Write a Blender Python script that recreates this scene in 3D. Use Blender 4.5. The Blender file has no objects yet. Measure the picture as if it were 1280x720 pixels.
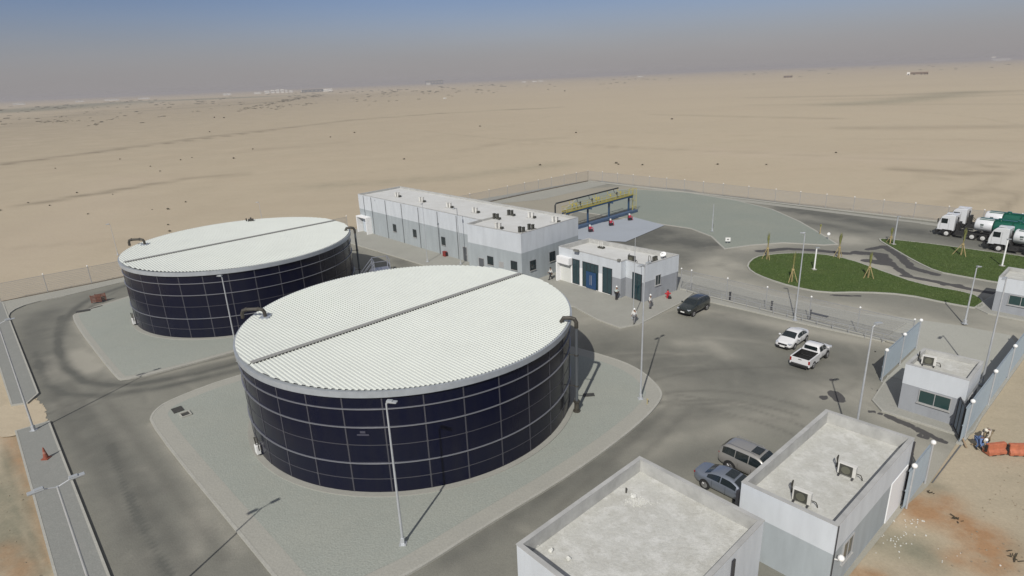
import bpy, bmesh, math, random
import numpy as np
from math import sin, cos, pi, radians, atan2, sqrt, degrees
from mathutils import Vector, Matrix, noise as mnoise

random.seed(7)
scene = bpy.context.scene
COL = scene.collection

# ------------------------------------------------------------------ camera
FPX, PITCH, ROLL, CAMH = 761.9, radians(18.9445), radians(2.3986), 26.0
aF = Vector((0, cos(PITCH), -sin(PITCH)))
aU0 = Vector((0, sin(PITCH), cos(PITCH)))
aR0 = Vector((1, 0, 0))
aR = cos(ROLL) * aR0 - sin(ROLL) * aU0
aU = cos(ROLL) * aU0 + sin(ROLL) * aR0
cam_data = bpy.data.cameras.new('camera')
cam = bpy.data.objects.new('camera', cam_data)
COL.objects.link(cam)
cam_data.sensor_width = 36
cam_data.lens = 36 * FPX / 1280
cam_data.clip_start = 0.5
cam_data.clip_end = 90000
cam.matrix_world = Matrix(((aR.x, aU.x, -aF.x, 0), (aR.y, aU.y, -aF.y, 0), (aR.z, aU.z, -aF.z, CAMH), (0, 0, 0, 1)))
scene.camera = cam

# ------------------------------------------------------------------ world, sun, exposure
SUN_AZ = radians(249.7)      # direction towards the sun, counter-clockwise from +X
SUN_EL = radians(41.3)
SKY_STRENGTH = 0.053
SUN_STRENGTH = 3.6
world = bpy.data.worlds.new('World')
scene.world = world
world.use_nodes = True
wn = world.node_tree
bg = wn.nodes['Background']
sky = wn.nodes.new('ShaderNodeTexSky')
sky.sky_type = 'NISHITA'
sky.sun_disc = False
sky.sun_elevation = SUN_EL
sky.sun_rotation = radians(90) - SUN_AZ
sky.altitude = 0
sky.air_density = 1.0
sky.dust_density = 0.8
sky.ozone_density = 1.0
tint = wn.nodes.new('ShaderNodeMix'); tint.data_type = 'RGBA'; tint.blend_type = 'MULTIPLY'
tint.inputs[0].default_value = 1.0
tint.inputs[7].default_value = (0.88, 0.90, 1.18, 1)     # dusty violet-grey air
wn.links.new(sky.outputs['Color'], tint.inputs[6])
tc = wn.nodes.new('ShaderNodeTexCoord'); sx = wn.nodes.new('ShaderNodeSeparateXYZ')
wn.links.new(tc.outputs['Generated'], sx.inputs[0])
hr_ = wn.nodes.new('ShaderNodeMapRange'); hr_.interpolation_type = 'SMOOTHSTEP'
hr_.inputs['From Min'].default_value = 0.0; hr_.inputs['From Max'].default_value = 0.125
hr_.inputs['To Min'].default_value = 0.88; hr_.inputs['To Max'].default_value = 0.0
wn.links.new(sx.outputs['Z'], hr_.inputs['Value'])
dusty = wn.nodes.new('ShaderNodeMix'); dusty.data_type = 'RGBA'       # dust layer low in the sky
dusty.inputs[7].default_value = (0.312 / SKY_STRENGTH, 0.296 / SKY_STRENGTH, 0.302 / SKY_STRENGTH, 1)
wn.links.new(hr_.outputs['Result'], dusty.inputs[0]); wn.links.new(tint.outputs[2], dusty.inputs[6])
hi_ = wn.nodes.new('ShaderNodeMapRange'); hi_.interpolation_type = 'SMOOTHSTEP'
hi_.inputs['From Min'].default_value = 0.22; hi_.inputs['From Max'].default_value = 0.6
hi_.inputs['To Min'].default_value = 0.0; hi_.inputs['To Max'].default_value = 0.7
wn.links.new(sx.outputs['Z'], hi_.inputs['Value'])
veil = wn.nodes.new('ShaderNodeMix'); veil.data_type = 'RGBA'          # pale grey added to the unseen upper sky to brighten the shadows
veil.inputs[7].default_value = (0.34 / SKY_STRENGTH, 0.345 / SKY_STRENGTH, 0.36 / SKY_STRENGTH, 1)
wn.links.new(hi_.outputs['Result'], veil.inputs[0]); wn.links.new(dusty.outputs[2], veil.inputs[6])
un = wn.nodes.new('ShaderNodeTexNoise'); un.inputs['Scale'].default_value = 1.6; un.inputs['Detail'].default_value = 4
um = wn.nodes.new('ShaderNodeMapping'); um.inputs['Scale'].default_value = (1, 1, 7)
wn.links.new(tc.outputs['Generated'], um.inputs['Vector']); wn.links.new(um.outputs['Vector'], un.inputs['Vector'])
ur_ = wn.nodes.new('ShaderNodeMapRange'); ur_.inputs['From Min'].default_value = .3; ur_.inputs['From Max'].default_value = .7; ur_.inputs['To Min'].default_value = .965; ur_.inputs['To Max'].default_value = 1.04
wn.links.new(un.outputs['Fac'], ur_.inputs['Value'])
uv_ = wn.nodes.new('ShaderNodeVectorMath'); uv_.operation = 'SCALE'           # uneven dust in the air
wn.links.new(veil.outputs[2], uv_.inputs[0]); wn.links.new(ur_.outputs['Result'], uv_.inputs['Scale'])
wn.links.new(uv_.outputs[0], bg.inputs['Color'])
bg.inputs['Strength'].default_value = SKY_STRENGTH
sl = bpy.data.lights.new('sun', 'SUN')
sl.energy = SUN_STRENGTH
sl.angle = radians(0.53)
sl.color = (1.0, 0.96, 0.89)
so = bpy.data.objects.new('sun', sl)
COL.objects.link(so)
sd = Vector((cos(SUN_AZ) * cos(SUN_EL), sin(SUN_AZ) * cos(SUN_EL), sin(SUN_EL)))
so.rotation_euler = (-sd).to_track_quat('-Z', 'Y').to_euler()
so.location = sd * 80
scene.view_settings.view_transform = 'Standard'
scene.view_settings.look = 'None'
scene.view_settings.exposure = 0.03
scene.view_settings.gamma = 1.0
scene.view_settings.use_curve_mapping = False
scene.cycles.volume_bounces = 0
scene.cycles.max_bounces = 6

# ------------------------------------------------------------------ measuring helpers
def G(u, v, z=0.0):
    """survey: where the sight line of a photo point meets height z (metres)"""
    d = aF + (u - 640) / FPX * aR - (v - 360) / FPX * aU
    t = (z - CAMH) / d.z
    return Vector((d.x * t, d.y * t, z))
def poly(pts, z=0.0):
    return [G(u, v, z) for u, v in pts]
A1 = radians(-48.3)           # the plant's building grid
E1 = Vector((cos(A1), sin(A1), 0))
E2 = Vector((-sin(A1), cos(A1), 0))
def grid(o, a, b, z=0.0):
    p = Vector(o[:2]).to_3d() + E1 * a + E2 * b
    p.z = z
    return p

# ------------------------------------------------------------------ materials
def srgb(r, g, b):
    f = lambda c: (c / 255 / 12.92) if c <= 10 else ((c / 255 + 0.055) / 1.055) ** 2.4
    return (f(r), f(g), f(b))
MATS = {}
def mat(name, col, rough=0.6, metal=0.0, var=0.0, scale=1.0, col2=None, bump=0.0, bscale=40.0, coat=0.0, detail=6.0, streak=None, spec=0.5):
    if name in MATS: return MATS[name]
    m = bpy.data.materials.new(name)
    m.use_nodes = True
    nt = m.node_tree
    b = nt.nodes['Principled BSDF']
    b.inputs['Roughness'].default_value = rough
    b.inputs['Metallic'].default_value = metal
    b.inputs['Specular IOR Level'].default_value = spec
    b.inputs['Coat Weight'].default_value = coat
    b.inputs['Coat Roughness'].default_value = 0.08
    c = (*col, 1)
    if var or col2:
        geo = nt.nodes.new('ShaderNodeNewGeometry')
        mp = nt.nodes.new('ShaderNodeMapping')
        mp.inputs['Scale'].default_value = streak if streak else (1, 1, 1)
        nt.links.new(geo.outputs['Position'], mp.inputs['Vector'])
        n = nt.nodes.new('ShaderNodeTexNoise')
        n.inputs['Scale'].default_value = scale
        n.inputs['Detail'].default_value = detail
        n.inputs['Roughness'].default_value = 0.62
        nt.links.new(mp.outputs['Vector'], n.inputs['Vector'])
        r = nt.nodes.new('ShaderNodeValToRGB')
        r.color_ramp.elements[0].position = 0.32
        r.color_ramp.elements[1].position = 0.68
        if col2: c0, c1 = col2, col
        else: c0, c1 = [x * (1 - var) for x in col], [min(1, x * (1 + var)) for x in col]
        r.color_ramp.elements[0].color = (*c0, 1)
        r.color_ramp.elements[1].color = (*c1, 1)
        nt.links.new(n.outputs['Fac'], r.inputs['Fac'])
        nt.links.new(r.outputs['Color'], b.inputs['Base Color'])
    else:
        b.inputs['Base Color'].default_value = c
    if bump:
        geo2 = nt.nodes.new('ShaderNodeNewGeometry')
        n2 = nt.nodes.new('ShaderNodeTexNoise')
        n2.inputs['Scale'].default_value = bscale
        n2.inputs['Detail'].default_value = 3
        nt.links.new(geo2.outputs['Position'], n2.inputs['Vector'])
        bp = nt.nodes.new('ShaderNodeBump')
        bp.inputs['Strength'].default_value = bump
        bp.inputs['Distance'].default_value = 0.05
        nt.links.new(n2.outputs['Fac'], bp.inputs['Height'])
        nt.links.new(bp.outputs['Normal'], b.inputs['Normal'])
    MATS[name] = m
    return m

def ground_mat(name, base, mixes, noises, rough=0.95, grain=(25, 0.12), bump=0.3, bscale=6.0):
    """base colour, blended towards other colours by painted-in dirt attributes, broken up by noise layers (scale, stretch, amount, colour)"""
    m = bpy.data.materials.new(name)
    m.use_nodes = True
    nt = m.node_tree
    b = nt.nodes['Principled BSDF']
    b.inputs['Roughness'].default_value = rough
    b.inputs['Specular IOR Level'].default_value = 0.2
    geo = nt.nodes.new('ShaderNodeNewGeometry')
    prev = nt.nodes.new('ShaderNodeRGB'); prev.outputs[0].default_value = (*base, 1)
    out = prev.outputs[0]
    def blend(fac, col):
        nonlocal out
        mx = nt.nodes.new('ShaderNodeMix'); mx.data_type = 'RGBA'
        nt.links.new(fac, mx.inputs[0]); nt.links.new(out, mx.inputs[6])
        mx.inputs[7].default_value = (*col, 1)
        out = mx.outputs[2]
    def noisefac(scale, stretch, amount, lo=0.4, hi=0.7, rotz=0.0):
        mp = nt.nodes.new('ShaderNodeMapping'); mp.inputs['Scale'].default_value = stretch
        mp.inputs['Rotation'].default_value = (0, 0, rotz)
        nt.links.new(geo.outputs['Position'], mp.inputs['Vector'])
        n = nt.nodes.new('ShaderNodeTexNoise'); n.inputs['Scale'].default_value = scale
        n.inputs['Detail'].default_value = 7; n.inputs['Roughness'].default_value = 0.6
        nt.links.new(mp.outputs['Vector'], n.inputs['Vector'])
        r = nt.nodes.new('ShaderNodeMapRange')
        r.inputs['From Min'].default_value = lo; r.inputs['From Max'].default_value = hi
        r.inputs['To Min'].default_value = 0; r.inputs['To Max'].default_value = amount
        nt.links.new(n.outputs['Fac'], r.inputs['Value'])
        return r.outputs['Result']
    for nz in noises:
        blend(noisefac(nz[0], nz[1], nz[2], *(nz[4:] if len(nz) > 4 else ())), nz[3])
    for attr, col, nsc in mixes:
        at = nt.nodes.new('ShaderNodeAttribute'); at.attribute_name = attr
        mul = nt.nodes.new('ShaderNodeMath'); mul.operation = 'MULTIPLY'
        nt.links.new(at.outputs['Fac'], mul.inputs[0])
        add = nt.nodes.new('ShaderNodeMath'); add.operation = 'ADD'
        add.inputs[1].default_value = 0.6
        nt.links.new(noisefac(nsc, (1, 1, 1), 1.0, 0.3, 0.7), add.inputs[0])
        nt.links.new(add.outputs[0], mul.inputs[1])
        if attr == 'wet':
            cl = nt.nodes.new('ShaderNodeMapRange'); cl.interpolation_type = 'SMOOTHSTEP'
            cl.inputs['From Min'].default_value = .50; cl.inputs['From Max'].default_value = .66; cl.inputs['To Max'].default_value = .92
            nt.links.new(mul.outputs[0], cl.inputs['Value'])
        else:
            cl = nt.nodes.new('ShaderNodeClamp'); nt.links.new(mul.outputs[0], cl.inputs[0])
        blend(cl.outputs[0], col)
    if grain:
        n = nt.nodes.new('ShaderNodeTexNoise'); n.inputs['Scale'].default_value = grain[0]; n.inputs['Detail'].default_value = 4
        nt.links.new(geo.outputs['Position'], n.inputs['Vector'])
        r = nt.nodes.new('ShaderNodeMapRange'); r.inputs['From Min'].default_value = .3; r.inputs['From Max'].default_value = .7
        r.inputs['To Min'].default_value = 1 - grain[1]; r.inputs['To Max'].default_value = 1 + grain[1]
        nt.links.new(n.outputs['Fac'], r.inputs['Value'])
        mv = nt.nodes.new('ShaderNodeVectorMath'); mv.operation = 'SCALE'
        nt.links.new(out, mv.inputs[0]); nt.links.new(r.outputs['Result'], mv.inputs['Scale'])
        out = mv.outputs[0]
    nt.links.new(out, b.inputs['Base Color'])
    if bump:
        n2 = nt.nodes.new('ShaderNodeTexNoise'); n2.inputs['Scale'].default_value = bscale; n2.inputs['Detail'].default_value = 5
        nt.links.new(geo.outputs['Position'], n2.inputs['Vector'])
        bp = nt.nodes.new('ShaderNodeBump'); bp.inputs['Strength'].default_value = bump; bp.inputs['Distance'].default_value = 0.1
        nt.links.new(n2.outputs['Fac'], bp.inputs['Height']); nt.links.new(bp.outputs['Normal'], b.inputs['Normal'])
    MATS[name] = m
    return m

# ------------------------------------------------------------------ mesh helpers
ORG = {}
class MB:
    def __init__(s): s.v = []; s.f = []
    def add(s, vs, fs):
        n = len(s.v); s.v += [tuple(p) for p in vs]; s.f += [tuple(i + n for i in f) for f in fs]; return s
    def box(s, c, size, rz=0.0, rot=None):
        x, y, z = [k / 2 for k in size]
        P = [Vector((a * x, b * y, d * z)) for d in (-1, 1) for a, b in ((-1, -1), (1, -1), (1, 1), (-1, 1))]
        M = rot if rot is not None else Matrix.Rotation(rz, 3, 'Z')
        return s.add([M @ p + Vector(c) for p in P], [(3, 2, 1, 0), (4, 5, 6, 7), (0, 1, 5, 4), (1, 2, 6, 5), (2, 3, 7, 6), (3, 0, 4, 7)])
    def beam(s, p0, p1, w, h=None):
        p0, p1 = Vector(p0), Vector(p1); h = h or w
        d = p1 - p0; L = d.length
        if L < 1e-6: return s
        q = d.to_track_quat('X', 'Z').to_matrix()
        return s.box((p0 + p1) / 2, (L, w, h), rot=q)
    def tube(s, p0, p1, r0, r1=None, n=8, caps=True):
        r1 = r0 if r1 is None else r1
        return s.pipe([p0, p1], [r0, r1], n, caps)
    def pipe(s, pts, rad, n=8, caps=True):
        pts = [Vector(p) for p in pts]
        if not isinstance(rad, (list, tuple)): rad = [rad] * len(pts)
        base = len(s.v)
        ref = None
        for i, p in enumerate(pts):
            a = pts[max(0, i - 1)]; b = pts[min(len(pts) - 1, i + 1)]
            d = (b - a).normalized()
            if ref is None:
                ref = Vector((0, 0, 1)) if abs(d.z) < 0.9 else Vector((1, 0, 0))
            x = (ref - d * ref.dot(d))
            if x.length < 1e-4: x = d.orthogonal()
            x.normalize(); y = d.cross(x); ref = x
            for k in range(n):
                t = 2 * pi * k / n
                s.v.append(tuple(p + (x * cos(t) + y * sin(t)) * rad[i]))
        for i in range(len(pts) - 1):
            for k in range(n):
                a = base + i * n + k; b = base + i * n + (k + 1) % n
                s.f.append((a, b, b + n, a + n))
        if caps:
            s.f.append(tuple(base + k for k in range(n))[::-1])
            s.f.append(tuple(base + (len(pts) - 1) * n + k for k in range(n)))
        return s
    def prism(s, pts, z0, z1, top=True, bottom=False):
        n = len(pts)
        P = [(p[0], p[1], z0) for p in pts] + [(p[0], p[1], z1) for p in pts]
        F = [(i, (i + 1) % n, n + (i + 1) % n, n + i) for i in range(n)]
        if top: F.append(tuple(range(n, 2 * n)))
        if bottom: F.append(tuple(range(n))[::-1])
        return s.add(P, F)
    def sphere(s, c, r, nu=10, nv=6, sz=1.0):
        c = Vector(c); vs = [c + Vector((0, 0, -r * sz))]
        for j in range(1, nv):
            ph = -pi / 2 + pi * j / nv
            for i in range(nu):
                t = 2 * pi * i / nu
                vs.append(c + Vector((r * cos(ph) * cos(t), r * cos(ph) * sin(t), r * sz * sin(ph))))
        vs.append(c + Vector((0, 0, r * sz)))
        fs = [(0, 1 + (i + 1) % nu, 1 + i) for i in range(nu)]
        for j in range(nv - 2):
            for i in range(nu):
                a = 1 + j * nu + i; b = 1 + j * nu + (i + 1) % nu
                fs.append((a, b, b + nu, a + nu))
        l = 1 + (nv - 2) * nu
        fs += [(l + i, l + (i + 1) % nu, len(vs) - 1) for i in range(nu)]
        return s.add(vs, fs)
    def quad(s, a, b, c, d): return s.add([a, b, c, d], [(0, 1, 2, 3)])
    def build(s, name, m, parent=None, smooth=False, bevel=0.0, label=None, loc=None):
        me = bpy.data.meshes.new(name)
        off = Vector((0, 0, 0))
        if parent is not None: off = ORG.get(parent.name, off)
        elif loc is not None: off = Vector(loc)
        me.from_pydata([(p[0] - off.x, p[1] - off.y, p[2] - off.z) for p in s.v], [], s.f)
        me.validate(); me.update()
        if m is not None: me.materials.append(m)
        if smooth:
            for p in me.polygons: p.use_smooth = True
        o = bpy.data.objects.new(name, me)
        COL.objects.link(o)
        if parent is not None:
            o.parent = parent; ORG[o.name] = off
        elif loc is not None: o.location = loc
        if bevel:
            bv = o.modifiers.new('bevel', 'BEVEL'); bv.width = bevel; bv.segments = 2; bv.limit_method = 'ANGLE'
        if label: o['label'] = label
        return o
def tag(o, label, cat, group=None, kind=None):
    if label: o['label'] = label
    if cat: o['category'] = cat
    if group: o['group'] = group
    if kind: o['kind'] = kind
    return o
def thing(name, loc, label, cat, group=None, rz=0.0, local=False):
    o = bpy.data.objects.new(name, None)
    o.empty_display_size = 0.3
    COL.objects.link(o)
    o.location = loc; o.rotation_euler = (0, 0, rz)
    ORG[o.name] = Vector((0, 0, 0)) if local else Vector(loc)
    tag(o, label, cat, group)
    return o
def copy_tree(o, parent=None):
    c = o.copy(); COL.objects.link(c)
    ORG[c.name] = ORG.get(o.name, Vector((0, 0, 0)))
    if parent is not None: c.parent = parent
    for ch in list(KIDS(o)): copy_tree(ch, c)
    return c
def KIDS(o): return [x for x in list(COL.objects) if x.parent == o]
def struct(o): o['kind'] = 'structure'; return o

def smooth_poly(pts, it=2, keep=()):
    pts = [Vector(p[:2]) for p in pts]
    for _ in range(it):
        q = []
        n = len(pts)
        for i in range(n):
            a, b = pts[i], pts[(i + 1) % n]
            q += [a * .75 + b * .25, a * .25 + b * .75]
        pts = q
    return pts
def area(p): return 0.5 * sum(p[i][0] * p[(i + 1) % len(p)][1] - p[(i + 1) % len(p)][0] * p[i][1] for i in range(len(p)))
def ccw(p):
    p = [Vector(q[:2]) for q in p]
    return p if area(p) > 0 else p[::-1]
def inset(p, d):
    n = len(p); out = []
    for i in range(n):
        a, b, c = p[i - 1], p[i], p[(i + 1) % n]
        e1 = (b - a).normalized(); e2 = (c - b).normalized()
        n1 = Vector((-e1.y, e1.x)); n2 = Vector((-e2.y, e2.x))
        m = n1 + n2
        if m.length < 1e-6: m = n1.copy()
        m.normalize()
        out.append(b + m * (d / max(0.5, m.dot(n1))))
    return out
def ring(mb, po, pi_, z0, z1):
    n = len(po)
    P = [(p.x, p.y, z1) for p in po] + [(p.x, p.y, z1) for p in pi_] + [(p.x, p.y, z0) for p in po] + [(p.x, p.y, z0) for p in pi_]
    F = []
    for i in range(n):
        j = (i + 1) % n
        F += [(i, j, n + j, n + i), (2 * n + i, 2 * n + j, j, i), (n + i, n + j, 3 * n + j, 3 * n + i)]
    mb.add(P, F)
def sheet(name, pts, z, m):
    mb = MB(); p = ccw(pts)
    mb.add([(q.x, q.y, z) for q in p], [tuple(range(len(p)))])
    o = mb.build(name, m)
    bm = bmesh.new(); bm.from_mesh(o.data); bmesh.ops.triangulate(bm, faces=bm.faces[:]); bm.to_mesh(o.data); bm.free()
    return struct(o)
def island(name, pts, top_m, kerb_m, h=0.13, kw=0.18, path=None, path_m=None, names=('kerb', 'path')):
    p = ccw(pts)
    k = MB(); pin = inset(p, kw); ring(k, p, pin, -0.05, h + 0.015)
    struct(k.build(names[0], kerb_m))
    if path:
        q = inset(p, kw + path)
        r = MB(); ring(r, pin, q, -0.02, h)
        struct(r.build(names[1], path_m))
        sheet(name, q, h + 0.004, top_m)
        return q
    sheet(name, pin, h, top_m)
    return pin

def seg_field(P, pts, width):
    """soft falloff around a polyline"""
    best = np.full(len(P), 1e9)
    pts = [np.array([p[0], p[1]]) for p in pts]
    if len(pts) == 1: best = np.hypot(P[:, 0] - pts[0][0], P[:, 1] - pts[0][1])
    for a, b in zip(pts[:-1], pts[1:]):
        d = b - a; L = max((d ** 2).sum(), 1e-9)
        t = np.clip(((P - a) @ d) / L, 0, 1)
        q = a + t[:, None] * d
        best = np.minimum(best, np.hypot(*(P - q).T))
    return np.exp(-(best / width) ** 2)
def inside(px, py, pg):
    r = np.zeros(px.shape, bool); n = len(pg)
    for i in range(n):
        x0, y0 = pg[i]; x1, y1 = pg[(i + 1) % n]
        c = ((y0 > py) != (y1 > py)) & (px < (x1 - x0) * (py - y0) / (y1 - y0 + 1e-12) + x0)
        r ^= c
    return r
def add_attr(me, name, vals):
    at = me.attributes.new(name, 'FLOAT', 'POINT')
    at.data.foreach_set('value', np.asarray(vals, dtype=np.float32))
def strokes(P, items):
    out = np.zeros(len(P))
    for pts, w, val in items:
        out = np.maximum(out, val * seg_field(P, [G(*p) for p in pts], w))
    return out

# ------------------------------------------------------------------ ground: the desert
rings = [0.0, 8.0]
while rings[-1] < 21000: rings.append(rings[-1] * 1.022 if rings[-1] > 16 else rings[-1] + 1.0)
angs = list(np.radians(np.concatenate([np.arange(36, 144, 0.36), np.arange(144, 396, 6.0)])))
NA = len(angs)
V = [(0, 0, -0.06)]
for r in rings[1:]:
    for a in angs: V.append((r * cos(a), r * sin(a), -0.06))
F = [(0, 1 + i, 1 + (i + 1) % NA) for i in range(NA)]
for j in range(len(rings) - 2):
    b0 = 1 + j * NA; b1 = b0 + NA
    for i in range(NA):
        k = (i + 1) % NA
        F.append((b0 + i, b1 + i, b1 + k, b0 + k))
me = bpy.data.meshes.new('desert_ground'); me.from_pydata(V, [], F); me.update()
P = np.array(V)[:, :2]
dk = strokes(P, [
    ([(0, 205), (100, 193), (170, 183), (250, 172), (340, 162), (440, 150), (560, 141), (700, 134)], 6, .7), ([(0, 206), (170, 184), (340, 163)], 2.5, .8),
    ([(20, 258), (60, 252), (110, 243), (160, 235), (230, 224), (310, 217)], 2.6, .75),
    ([(118, 242), (136, 240)], 2.5, .7),
    ([(40, 153), (100, 150)], 5, .9), ([(110, 144), (145, 143)], 8, .9), ([(180, 139), (300, 131), (410, 120)], 16, .7), ([(60, 143), (130, 138)], 14, .6), ([(0, 160), (120, 140), (260, 130), (410, 118)], 60, .45),
    ([(820, 143), (940, 146), (1040, 148)], 6, .28), ([(940, 122), (1100, 119), (1280, 113)], 10, .4),
    ([(1010, 125), (1150, 122), (1280, 118)], 8, .25), ([(940, 131), (1280, 130)], 8, .18),
    ([(1120, 211), (1200, 217), (1255, 216)], 3.0, .55), ([(1180, 222), (1150, 220)], 2.0, .4), ([(1215, 205), (1250, 209)], 1.5, .4), ([(1200, 240), (1240, 237), (1275, 243)], 2.5, .4), ([(1275, 243), (1255, 262)], 1.0, .4),
    ([(380, 122), (620, 98), (900, 88), (1100, 80)], 400, .35),
    ([(580, 188), (640, 176), (700, 172)], 6, .25), ([(1060, 160), (1280, 158)], 9, .3), ([(300, 190), (420, 178)], 9, .3),
    ([(1130, 600), (1165, 612)], .7, .4), ([(1090, 712), (1150, 716)], .5, .5),
])
gr = strokes(P, [
    ([(1060, 130), (1100, 128), (1150, 123), (1210, 115)], 22, .45),
    ([(0, 140), (150, 128), (300, 122)], 200, .9), ([(0, 150), (140, 141), (330, 128)], 12, .6),
    ([(400, 232), (560, 222), (700, 205)], 6, .25),
    ([(20, 540), (30, 600), (45, 720)], .35, .9), ([(8, 560), (20, 640), (28, 720)], .5, .9), ([(0, 600), (10, 700)], 1.4, .8), ([(38, 600), (60, 720)], .25, .8),
    ([(1150, 690), (1080, 668)], 1.7, .7), ([(1175, 608), (1150, 590)], .9, .6), ([(1240, 700), (1270, 680)], .8, .6),
    ([(1280, 470), (1260, 500)], 1, .2),
])
og = strokes(P, [
    ([(1150, 635), (1190, 650), (1230, 670), (1235, 690)], 1.3, 1.0), ([(1140, 640), (1185, 628)], 1.0, .7),
    ([(1070, 716), (1100, 720)], .5, .9), ([(1205, 700), (1240, 710)], 1.0, .7),
    ([(0, 690), (30, 720)], 1.0, .5), ([(10, 540), (45, 620), (70, 700)], .6, .5),
])
pl = strokes(P, [
    ([(1130, 712), (1155, 718)], .5, .8), ([(1110, 640), (1100, 665), (1085, 690)], 1.1, .45), ([(1178, 630), (1190, 635)], .3, .7),
    ([(0, 174), (40, 173)], 5, .8), ([(150, 225), (60, 300), (0, 330)], 14, .35), ([(600, 115), (800, 106), (1000, 100)], 50, .5),
    ([(900, 190), (1100, 200), (1280, 195)], 10, .4),
])
rt0 = random.Random(3)
for _ in range(16):      # wandering vehicle tracks in the sand
    a_ = G(rt0.uniform(-100, 1380), rt0.uniform(150, 260)); an_ = rt0.choice([radians(42), radians(38), radians(-46), rt0.uniform(-.6, .8)]); L__ = rt0.uniform(60, 260); k_ = rt0.uniform(-.002, .002)
    pts_ = [(a_.x + cos(an_ + k_ * t) * t, a_.y + sin(an_ + k_ * t) * t) for t in np.linspace(-L__, L__, 9)]
    ok_ = np.hypot(P[:, 0], P[:, 1]) < 900
    f_ = np.zeros(len(P)); f_[ok_] = rt0.uniform(.08, .26) * seg_field(P[ok_], pts_, rt0.uniform(1.0, 2.6))
    f_[inside(P[:, 0], P[:, 1], [(-69, 78), (20, 158), (100, 75), (30, 20)])] = 0
    dk = np.maximum(dk, f_)
gr = np.maximum(gr, .42 * seg_field(P, [(34, 24), (44, 36), (60, 50)], 9.0)); gr = np.maximum(gr, .30 * seg_field(P, [(-50, 42), (-34, 24)], 5.0))
for nm, a in (('dk', dk), ('gr', gr), ('og', og), ('pl', pl)): add_attr(me, nm, a)
desert_m = ground_mat('desert_sand', (0.475, 0.405, 0.295),
    [('pl', (0.50, 0.42, 0.32), 0.12), ('gr', (0.235, 0.225, 0.165), 0.25), ('og', (0.36, 0.215, 0.115), 0.8), ('dk', (0.235, 0.20, 0.145), 0.06)],
    [(0.004, (1, 2.2, 1), .4, (0.42, 0.355, 0.262), .42, .62, radians(20)),
     (0.02, (1, 1.6, 1), .35, (0.47, 0.38, 0.275), .5, .75, radians(-15)),
     (0.06, (1, 1.3, 1), .3, (0.43, 0.365, 0.265), .48, .66), (0.25, (1, 1, 1), .3, (0.40, 0.335, 0.24), .52, .75),
     (1.3, (1, 1, 1), .25, (0.47, 0.40, 0.29), .5, .8), (0.09, (.5, 3.0, 1), .3, (0.42, 0.355, 0.26), .5, .7, radians(-8)), (0.6, (.4, 1.6, 1), .35, (0.41, 0.345, 0.25), .5, .72, radians(-20)), (2.2, (1, 1, 1), .3, (0.37, 0.31, 0.225), .56, .8)], grain=(9, .07), bump=0.5, bscale=1.2)
me.materials.append(desert_m)
desert = bpy.data.objects.new('desert_ground', me); COL.objects.link(desert); struct(desert)

# ------------------------------------------------------------------ ground: the plant's paved yard
site = [(-69.6, 78.2), (-61.8, 85.0), (-30, 113.8), (20.8, 158.6), (48, 131.5), (66, 110.5), (90, 84.4), (112, 60.0),
        (56.2, 58.9), (31.9, 37.75), (26.3, 32.75), (23.8, 31.0), (18.5, 26.6), (15.3, 24.0), (8, 14), (4, 12), (-11, 12.0), (-26.5, 28.1), (-39.2, 44.2), (-41.6, 47.2), (-44.0, 49.4), (-58.6, 64.6)]
bx0, bx1, by0, by1, st = -72, 114, 10, 162, 0.32
xs = np.arange(bx0, bx1, st); ys = np.arange(by0, by1, st)
X, Y = np.meshgrid(xs, ys)
inn = inside(X + st / 2, Y + st / 2, site)
idx = -np.ones(X.shape, int)
need = np.zeros(X.shape, bool)
need[:-1, :-1] |= inn[:-1, :-1]; need[1:, :-1] |= inn[:-1, :-1]; need[:-1, 1:] |= inn[:-1, :-1]; need[1:, 1:] |= inn[:-1, :-1]
idx[need] = np.arange(need.sum())
PX, PY = X[need].copy(), Y[need].copy()
cnt = np.zeros(X.shape, int); cnt[:-1, :-1] += inn[:-1, :-1]; cnt[1:, :-1] += inn[:-1, :-1]; cnt[:-1, 1:] += inn[:-1, :-1]; cnt[1:, 1:] += inn[:-1, :-1]
edge = cnt[need] < 4
best = np.full(PX.shape, 1e9); QX, QY = PX.copy(), PY.copy()
for i_ in range(len(site)):
    a_ = np.array(site[i_]); b_ = np.array(site[(i_ + 1) % len(site)]); d_ = b_ - a_
    t_ = np.clip(((PX - a_[0]) * d_[0] + (PY - a_[1]) * d_[1]) / (d_ @ d_), 0, 1)
    qx, qy = a_[0] + t_ * d_[0], a_[1] + t_ * d_[1]; dd_ = np.hypot(PX - qx, PY - qy); m_ = dd_ < best
    best[m_] = dd_[m_]; QX[m_] = qx[m_]; QY[m_] = qy[m_]
PX[edge] = QX[edge]; PY[edge] = QY[edge]          # pull the rim onto the outline
V = np.stack([PX, PY, np.zeros(need.sum())], 1)
ii, jj = np.where(inn[:-1, :-1])
F = np.stack([idx[ii, jj], idx[ii, jj + 1], idx[ii + 1, jj + 1], idx[ii + 1, jj]], 1)
me = bpy.data.meshes.new('yard_asphalt'); me.from_pydata(V.tolist(), [], F.tolist()); me.update()
P = V[:, :2]
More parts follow.
